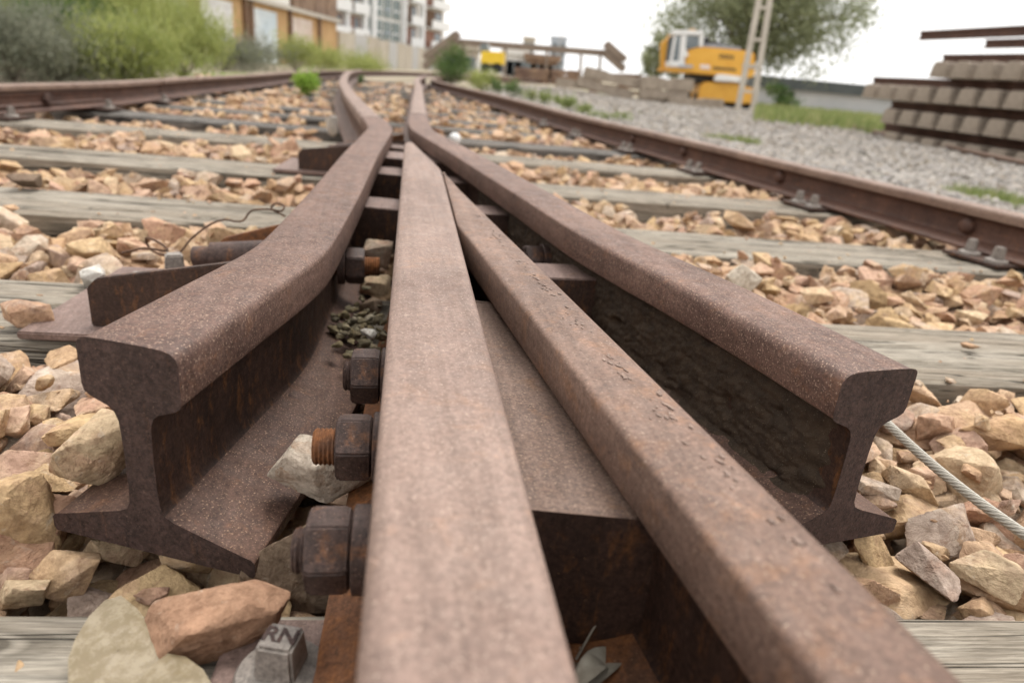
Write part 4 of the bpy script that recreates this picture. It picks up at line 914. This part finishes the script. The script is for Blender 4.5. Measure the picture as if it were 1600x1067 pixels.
panel_lab = ['half buried lowest track panel at the foot of the panel stack on the right', 'second track panel from the ground in the stack on the right', 'third track panel from the ground, sticking out farthest left', 'fourth track panel from the ground with its rails against the sky', 'topmost track panel of the stack, only its bare rails jutting out']
mR = [RUST_FARWEB] * 3 + [RUST_END]
prail = MB(); hw = [(-.035, .155), (.035, .155), (.035, .118), (.009, .11), (.009, .03), (.07, .014), (.07, 0), (-.07, 0), (-.07, .014), (-.009, .03), (-.009, .11), (-.035, .118)]
for k, (pxl, pxr, z0) in enumerate(((1395, 1360, -.35), (1384, 1362, .07), (1345, 1326, .49), (1440, 1418, .90), (1650, 1442, 1.31))):
    e0 = far_along(pxl); e = empty('track_panel', A_ + Dn * -2.5 + Vector((0, 0, z0))); tag(e, panel_lab[k], 'track panel', 'track panels stacked on the right')
    lat_m = Matrix(((Dn.x, Wd_.x, 0), (Dn.y, Wd_.y, 0), (0, 0, 1))); a = e0 - .15
    while a > -2.6:
        o = link('concrete_sleeper', SLP, e); o.matrix_local = Matrix.Translation(Dn * (a + 2.5) + Dn * random.uniform(-.02, .02)) @ lat_m.to_4x4(); a -= .5
    for off, px_ in ((.45, pxr), (2.0, pxr + (109 if k == 4 else 14))):
        er = far_along(px_) + 2.5 + (0 if k < 4 else .0); rm = MB()
        if k == 4: er = (far_along(1376) if off < 1 else far_along(1368)) + 2.5
        pr_ = [Wd_ * (off + x) + Vector((0, 0, .252 + z)) + Dn * -.3 for x, z in hw]; rm.prism(pr_, Dn * (er + .3)); rm.build('rail', RUST_FARWEB, e)
# rail of the second track behind the grey gravel
s2 = [P(1195, 168, -.15), P(1390, 208, -.15)]; d2 = (s2[0] - s2[1]).normalized()
for k, off in enumerate((0.0, 1.5)):
    nrm_ = Vector((d2.y, -d2.x, 0)); a0 = s2[1] - d2 * 6 + nrm_ * off; a1 = s2[0] + d2 * 16 + nrm_ * off
    o = link('stock_rail', rail_mesh('stock_rail', [(a0.x, a0.y), ((a0.x + a1.x) / 2, (a0.y + a1.y) / 2), (a1.x, a1.y)], OM, 1.0, head=-.15)); tag(o, ['near rail of the second track in front of the stacked panels', 'far rail of the second track behind the grey gravel'][k], 'rail')

# ------------------------------------------------------------------ concrete sleepers piled in front of the excavator
def pile(pts, y, dy, name, labels, group, mat=CONC):
    for (a, b, th), lab in zip(pts, labels):
        A, B = at(*a, y), at(*b, y + dy); d = (B - A); L = d.length; d.normalize(); s_ = Vector((-d.y, d.x, 0)).normalized(); u = d.cross(s_) * -1
        if u.z < 0: u = -u
        mb = MB(); ring_ = [(-.14, 0), (.14, 0), (.10, th), (-.10, th)]; V = []
        for l, k in ((0, 1), (L * .33, 1), (L * .5, .82), (L * .67, 1), (L, 1)): V += [A + d * l + s_ * x + u * (z * k - th) for x, z in ring_]
        mb.add(V, [(i * 4 + k, i * 4 + (k + 1) % 4, i * 4 + 4 + (k + 1) % 4, i * 4 + 4 + k) for i in range(4) for k in range(4)] + [(0, 1, 2, 3), (16, 17, 18, 19)])
        o = mb.build(name, mat, None, bevel=.01); tag(o, lab, 'sleeper', group)
pile([((1002, 119), (1084, 124), .42), ((1000, 137), (1075, 142), .36), ((915, 104), (1003, 124), .36), ((905, 118), (990, 143), .36), ((870, 122), (935, 128), .30), ((1045, 150), (1130, 156), .30), ((1000, 152), (1045, 156), .25)], 27, .3, 'concrete_sleeper',
     ['upper pale concrete sleeper of the pile in front of the excavator', 'lower concrete sleeper of the pile in front of the excavator', 'upper slanting concrete sleeper left of the excavator pile', 'lower slanting concrete sleeper left of the excavator pile', 'short concrete sleeper at the left foot of the slanting ones', 'concrete sleeper on the ground under the excavator', 'stub of a concrete sleeper on the ground below the pile'], 'concrete sleepers piled by the excavator')
pile([((805, 105 + 8 * k), (858, 108 + 8 * k), .22) for k in range(3)] + [((862, 108 + 8 * k), (905, 111 + 8 * k), .22) for k in range(3)], 33, .3, 'timber_sleeper',
     ['%s sleeper of the %s far pile under the footbridge' % (a, b) for b in ('left', 'right') for a in ('top', 'middle', 'bottom')], 'sleepers piled under the footbridge', RUSTSHEET)
pile([((912 + 3 * k, 112 + 9 * k), (1002, 117 + 9 * k), .14) for k in range(4)] + [((770, 118 + 6 * k), (802, 121 + 6 * k), .16) for k in range(2)], 31, .5, 'timber_sleeper', ['dark timber behind the slanting concrete sleepers, %s layer' % q for q in ('top', 'second', 'third', 'lowest')] + ['%s dark timber lying right of the small yellow machine' % q for q in ('upper', 'lower')], 'dark timbers stacked behind the slanting sleepers', BROWN)

# ------------------------------------------------------------------ excavator
YE = 30.0
def E_(px, py, dy=0.0): return at(px, py, YE) + Vector((0, dy, 0))
ex = empty('excavator', (E_(1110, 160).x, YE + 1.2, gz(9, 30))); tag(ex, 'yellow orange excavator with white cab standing before the large tree', 'excavator')
Mi = Matrix.Translation(-ex.location)
def part(name, polys, mat, parent=ex, bevel=None):
    mb = MB()
    for poly, y0, y1 in polys: mb.prism([E_(px, py, y0) - ex.location for px, py in poly], (0, y1 - y0, 0))
    return mb.build(name, mat, parent, bevel=bevel)
body = part('body', [([(1042, 106), (1070, 104), (1074, 80), (1086, 73), (1168, 80), (1180, 83), (1180, 118), (1172, 123), (1042, 112)], 0, 2.5)], YELLOW, bevel=.05)
part('hood', [([(1092, 69), (1120, 68), (1160, 74), (1162, 80), (1090, 74)], .2, 2.3)], HOOD, bevel=.03)
part('exhaust', [([(1110, 56), (1118, 57), (1122, 68), (1108, 66)], 1.2, 1.6), ([(1121, 63), (1137, 66), (1137, 70), (1121, 68)], .8, 1.2)], DARK, bevel=.02)
cabp = part('cab', [([(1052, 50), (1058, 47), (1098, 48), (1100, 56), (1053, 55)], -.05, 1.05), ([(1064, 56), (1073, 56), (1069, 103), (1060, 103)], -.03, .05), ([(1093, 56), (1100, 56), (1098, 74), (1092, 74)], -.03, .05), ([(1046, 96), (1070, 96), (1070, 106), (1046, 105)], -.04, 1.0), ([(1053, 56), (1057, 56), (1050, 98), (1046, 98)], -.03, .05), ([(1064, 78), (1072, 78), (1076, 88), (1062, 92)], -.04, .1)], WHITE, bevel=.02)
part('window', [([(1057, 57), (1064, 57), (1060, 96), (1051, 96)], 0, .03)], PANE, cabp); part('window', [([(1073, 57), (1092, 57), (1092, 74), (1072, 78)], 0, .03)], PANE, cabp)
part('seat', [([(1078, 62), (1086, 62), (1087, 76), (1077, 76)], .3, .7)], RUSTSHEET, cabp)
part('rear_panel', [([(1052, 56), (1100, 56), (1098, 100), (1046, 100)], .98, 1.02)], PANE, cabp)
part('boom', [([(1041, 66), (1048, 60), (1053, 72), (1048, 112), (1041, 112)], 1.15, 1.55), ([(1048, 62), (1056, 50), (1096, 42), (1100, 48), (1060, 58), (1052, 72)], 1.2, 1.55)], YELLOW, bevel=.04)
part('turntable', [([(1082, 116), (1150, 121), (1150, 130), (1082, 130)], .5, 2.0)], DARK, bevel=.03)
part('chassis', [([(1104, 128), (1150, 129), (1182, 140), (1187, 164), (1092, 158), (1096, 134)], .2, 2.3)], YELLOW, bevel=.05)
part('outrigger_cover', [([(1117, 119), (1124, 116), (1165, 121), (1168, 128), (1150, 129), (1115, 127)], -.1, .2)], WHITE, bevel=.04)
part('bumper', [([(1160, 100), (1182, 103), (1180, 108), (1160, 105)], -.06, -.005)], BLUEG)
part('step', [([(1060, 102), (1082, 102), (1082, 106), (1060, 106)], -.08, -.005)], BLUEG)
lm = MB()
for i, px in enumerate((1124, 1130, 1136, 1142)): 
    for a, b in ((0, 1.4), (2.8, 4.4)): lm.prism([E_(px + a, 85 + .09 * (px - 1124), -.012) - ex.location, E_(px + b, 85 + .09 * (px - 1124), -.012) - ex.location, E_(px + b, 92 + .09 * (px - 1124), -.012) - ex.location, E_(px + a, 92 + .09 * (px - 1124), -.012) - ex.location], (0, .006, 0))
for i in range(11):
    px = 1114 + 3.3 * i; lm.prism([E_(px, 104.5 + .09 * (px - 1114), -.012) - ex.location, E_(px + 2.3, 104.5 + .09 * (px - 1114), -.012) - ex.location, E_(px + 2.3, 109 + .09 * (px - 1114), -.012) - ex.location, E_(px, 109 + .09 * (px - 1114), -.012) - ex.location], (0, .006, 0))
lm.build('side_lettering', DARK, body)
part('warning_sign', [([(1094, 101), (1109, 102), (1109, 109), (1094, 108)], -.02, -.004)], m_plain('faded_sign', (0.7, 0.55, 0.5), (0.75, 0.68, 0.66), 6, .6), body)
for px, dy in ((1108, .45), (1166, .45), (1108, 1.7), (1166, 1.7)):
    c = E_(px, 156, dy) - ex.location; mb = MB(); mb.tube([c, c + Vector((0, .06, 0)), c + Vector((0, .44, 0)), c + Vector((0, .5, 0))], [.40, .46, .46, .40], 24); w_ = mb.build('wheel', TYRE, ex, smooth=40)
    mb = MB(); mb.tube([c - Vector((0, .02, 0)), c + Vector((0, .05, 0))], .22, 16); mb.build('rim', YELLOW, w_, smooth=40)

# ------------------------------------------------------------------ lattice mast
YM = 26.0; ms = empty('lattice_mast', gp(1163, YM)); tag(ms, 'pale two legged lattice mast rising in front of the excavator', 'mast'); ml = ms.location
def leg(b, t_): return at(*b, YM), at(*t_, YM)
gl = at(1152, 174, YM); gr_ = at(1176, 176, YM); tl = at(1186, 0, YM); tr = at(1203, 0, YM)
ext = lambda a, b: b + (b - a) * .9
for nm, a, b in (('leg', gl, ext(gl, tl)), ('leg', gr_, ext(gr_, tr))): MB().bar(a - ml - Vector((0, 0, .1)), b - ml, .17, .14, up=(0, 1, 0)).build(nm, CONC_POST, ms)
for k in (.19, .42, .655, .93, 1.2, 1.5): MB().bar(gl.lerp(tl, k) - ml, gr_.lerp(tr, k) - ml, .10, .16, up=(0, 1, 0)).build('batten', CONC_POST, ms)

# ------------------------------------------------------------------ yellow wheeled machine, footbridge, far buildings
YY = 38.0; ld = empty('loader', at(765, 112, YY)); tag(ld, 'small bright yellow wheeled machine far away behind the dark bush', 'vehicle'); L0 = ld.location
def part2(name, poly, y0, y1, mat, bevel=.03):
    return MB().prism([at(px, py, YY) + Vector((0, y0, 0)) - L0 for px, py in poly], (0, y1 - y0, 0)).build(name, mat, ld, bevel=bevel)
part2('body', [(752, 80), (788, 82), (787, 102), (750, 100)], 0, 1.6, YELLOW2); part2('cab', [(750, 68), (762, 68), (764, 82), (748, 84)], .3, 1.4, PANE); part2('bucket', [(744, 98), (752, 92), (752, 106), (742, 106)], 0, 1.5, WHITE)
part2('chassis', [(752, 101), (782, 102), (780, 109), (752, 108)], .2, 1.4, DARK)
for px in (758, 776):
    c = at(px, 107, YY) - L0; MB().tube([c, c + Vector((0, .3, 0))], .26, 16).build('wheel', TYRE, ld, smooth=40)
YB = 62.0; fb = empty('footbridge', at(830, 112, YB)); tag(fb, 'brown steel footbridge with stairs at both ends far behind the sleepers', 'bridge'); B0 = fb.location
bp2 = lambda px, py, dy=0: at(px, py, YB) + Vector((0, dy, 0)) - B0
MB().bar(bp2(712, 66), bp2(945, 84), .25, .45).build('deck', BRIDGE, fb)
for dy in (-.8, .8): MB().bar(bp2(712, 62, dy), bp2(945, 80, dy), .05, .08).build('handrail', BRIDGE, fb)
def stairs(a, b, n):
    A, B = bp2(*a), bp2(*b); o = MB().bar(A, B, 1.8, .35).build('staircase', BRIDGE, fb)
    for dy in (-.9, .9): MB().bar(A + Vector((0, dy, .75)), B + Vector((0, dy, .75)), .06, .5).build('side_panel', BRIDGE, o)
    for k in range(n):
        p = A.lerp(B, (k + .5) / n); MB().box((p.x - .16, p.y - .85, p.z + .16), (p.x + .16, p.y + .85, p.z + .34)).build('step', BRIDGE, o)
stairs((664, 106), (716, 68), 14); stairs((974, 110), (944, 84), 10)
for px, py in ((724, 67), (790, 72), (855, 77), (908, 81), (938, 83)): MB().bar(bp2(px, py + 3), bp2(px - 2, py + 45), .22, .22, up=(0, 1, 0)).build('post', BRIDGE, fb)
def tower(poly, y, dep, mat, label, rows, cols, name='building'):
    p0 = at(*poly[0], y); e = empty(name, (p0.x, y, gz(p0.x, 61))); tag(e, label, 'building'); q = [at(px, py, y) for px, py in poly]; x0, x1 = min(v.x for v in q), max(v.x for v in q); z1 = max(v.z for v in q)
    lo = (x0 - e.location.x, 0, -.2); hi = (x1 - e.location.x, dep, z1 - e.location.z); w_ = MB().box(lo, hi).build('wall', mat, e)
    MB().box((lo[0] - .3, -.3, hi[2]), (hi[0] + .3, dep + .3, hi[2] + .6)).build('roof', mat, e)
    for r in range(rows):
        for c in range(cols):
            xx = lo[0] + (hi[0] - lo[0]) * (c + .5) / cols; zz = hi[2] * (r + .6) / (rows + .3); o = MB().box((xx - .8, -.08, zz - .7), (xx + .8, .05, zz + .7)).build('window', PANE, e); MB().box((xx - .95, -.16, zz - .86), (xx + .95, .02, zz - .72)).build('sill', WHITE, o)
tower([(862, 62), (886, 62)], 230, 12, BLUEG, 'distant blue grey tower block above the footbridge', 4, 2)
tower([(818, 62), (836, 62)], 260, 12, BLOCKWALL, 'distant brownish tower block left of the blue grey one', 4, 2)
tower([(696, 72), (712, 72)], 210, 10, BLOCKWALL, 'distant low brown block behind the left bridge stairs', 3, 2)
tower([(700, 80), (742, 80)], 96, 8, BLOCKWALL, 'low pale brown shed behind the left half of the footbridge', 1, 3, 'low_shed')
tower([(786, 88), (822, 88)], 88, 8, PALEWALL, 'low whitish shed behind the middle of the footbridge', 1, 3, 'low_shed')
tower([(822, 97), (872, 97)], 84, 6, RUSTSHEET, 'long low brown shed behind the right half of the footbridge', 1, 4, 'low_shed')
MB_ = MB(); a = at(877, 66, 150); e = empty('radio_mast', (a.x, 150, -.3)); tag(e, 'thin pale radio mast far away against the sky', 'mast')
for dx in (-.35, .35): MB().bar((dx, 0, 0), (dx * .6, 0, 34), .07, .07, up=(0, 1, 0)).build('leg', CONC_POST, e)
for k in range(16): MB().bar((-.35 * (1 - k * .025), 0, k * 2 + 1), (.35 * (1 - k * .025), 0, k * 2 + 2.4), .05, .05, up=(0, 1, 0)).build('brace', CONC_POST, e)
# long low building on the right
q0, q1 = at(1188, 134, 58), at(1440, 154, 58); e = empty('shed', (q0.x, 58, -.3)); tag(e, 'long low shed with dark roof band and grey wall at the right behind the grass', 'shed')
Lx = q1.x - q0.x + 9; MB().box((0, 0, 0), (Lx, 8, 1.25)).build('wall', PALEWALL if False else m_plain('grey_shed_wall', (0.40, 0.41, 0.42), (0.50, 0.50, 0.50), .4, .8), e); MB().box((-.3, -.35, 1.25), (Lx + .3, 8.3, 2.05)).build('roof', m_plain('dark_roof', (0.055, 0.065, 0.065), (0.085, 0.095, 0.095), .5, .6), e)

# ------------------------------------------------------------------ warehouse, block wall and apartment block on the left
XW = -13.0
def wy(px): return 1080.0 * -XW / (800 - px)
wh = empty('warehouse', (XW, 36, -.3)); tag(wh, 'ochre brick warehouse with pale shuttered doors on the left', 'building')
def wbox(name, x0, x1, y0, y1, z0, z1, mat, parent=wh): return MB().box((x0 - XW, y0 - 36, z0 + .3), (x1 - XW, y1 - 36, z1 + .3)).build(name, mat, parent)
wbox('wall', XW - 9, XW, 16, 48, -.3, 2.3, OCHRE); wbox('upper_wall', XW - 9, XW - .10, 16, 44, 2.5, 6.2, PALEWALL); wbox('ledge', XW - 9, XW + .25, 16, 48.2, 2.3, 2.5, CONC_POST)
wbox('roof', XW - 9.3, XW + .4, 15.8, 48.3, 6.2, 6.5, RUSTSHEET)
for (a, b, m) in ((wy(225), wy(290), SHUTTER_W), (wy(307), wy(356), SHUTTER_W), (wy(385), wy(420), SHUTTER_B), (wy(442), wy(471), SHUTTER_P)):
    dpart = wbox('door', XW + .001, XW + .05, a, b, -.25, 2.05, m)
    for k in range(9): wbox('slat', XW + .052, XW + .075, a + .06, b - .06, -.2 + k * .25, -.2 + k * .25 + .2, m, dpart)
for px in (222, 300, 372, 380, 437, 480): wbox('post', XW + .002, XW + .16, wy(px), wy(px) + .32, -.3, 2.3, BROWN)
for a, b in ((30, 32), (33.4, 35.5), (36.2, 38.4)):
    w_ = wbox('window', XW - .11, XW - .04, a, b, 2.9, 4.4, GLASSG); wbox('frame', XW - .042, XW - .01, (a + b) / 2 - .05, (a + b) / 2 + .05, 2.9, 4.4, WHITE, w_)
for k in range(7): wbox('rusty_cladding', XW - .3 + .02 * (k % 2), XW + .10 + .03 * (k % 2), 39.4 + 1.2 * k, 40.55 + 1.2 * k, 2.55, 5.4 + .2 * (k % 3), RUSTSHEET)
bw = empty('block_wall', (XW, 48.3, -.3)); tag(bw, 'long grey brown block wall running on from the warehouse', 'wall')
for k in range(17):
    y0 = 48.3 + 4.0 * k; mb = MB(); mb.box((-.12, 4.0 * k, 0), (.12, 4.0 * k + 3.78, 2.15 + .05 * (k % 3))); mb.build('panel', [BLOCKWALL, m_plain('patched_wall', (0.38, 0.37, 0.36), (0.46, 0.45, 0.44), .5, .9)][k % 3 == 1], bw)
    MB().box((-.16, 4.0 * k + 3.78, 0), (.16, 4.0 * k + 4.0, 2.3)).build('pier', CONC_POST, bw)
# apartment block
c0, c1 = at(506, 60, 84), at(693, 60, 116); ax = Vector((c1.x - c0.x, c1.y - c0.y, 0)); Lf = ax.length; ax.normalize()
ap = empty('apartment_block', (c0.x, c0.y, -.3), math.atan2(ax.y, ax.x)); tag(ap, 'white apartment block with balconies and green glazed strip in the background', 'building')
NFL = 8; FH = 2.75
MB().box((0, .0, 0), (Lf, 14, NFL * FH)).build('wall', PALEWALL, ap); MB().box((-.4, -.4, NFL * FH), (Lf + .4, 14.4, NFL * FH + .5)).build('roof', CONC_POST, ap)
def frac(px):
    lo_, hi_ = 0.0, 1.0
    for _ in range(40):
        m_ = (lo_ + hi_) / 2; q = c0.lerp(c1, m_); q.z = 5
        if proj(q)[0] < px: lo_ = m_
        else: hi_ = m_
    return lo_ * Lf
for f in range(NFL):
    z = f * FH
    for a, b in ((508, 534), (541, 562), (632, 650), (664, 690)):
        xa, xb = frac(a), frac(b); r_ = MB().box((xa, -.03, z + .15), (xb, .05, z + 2.5)).build('recess', REDBR if f % 2 else BROWN, ap)
        bal = MB().box((xa - .2, -1.3, z), (xb + .2, -.03, z + .14)).build('balcony', WHITE, ap); MB().box((xa - .2, -1.3, z + .14), (xb + .2, -1.22, z + 1.12)).build('parapet', WHITE, bal)
        MB().box((xa + (xb - xa) * .55, -.06, z + .2), (xb - .3, -.031, z + 2.3)).build('balcony_door', PANE, r_)
    for k in range(4):
        xa = frac(569) + (frac(626) - frac(569)) * k / 4; xb = frac(569) + (frac(626) - frac(569)) * (k + .8) / 4; w_ = MB().box((xa, -.12, z + .25), (xb, .02, z + 2.6)).build('window', GLASSG, ap)
        MB().box((xa, -.16, z + 1.15), (xb, -.121, z + 1.3)).build('frame', WHITE if k % 2 else BLUEG, w_)
for px in (538, 566, 580, 628, 657): MB().box((frac(px) - .45, -.55, 0), (frac(px) + .45, -.01, NFL * FH)).build('pilaster', WHITE, ap)
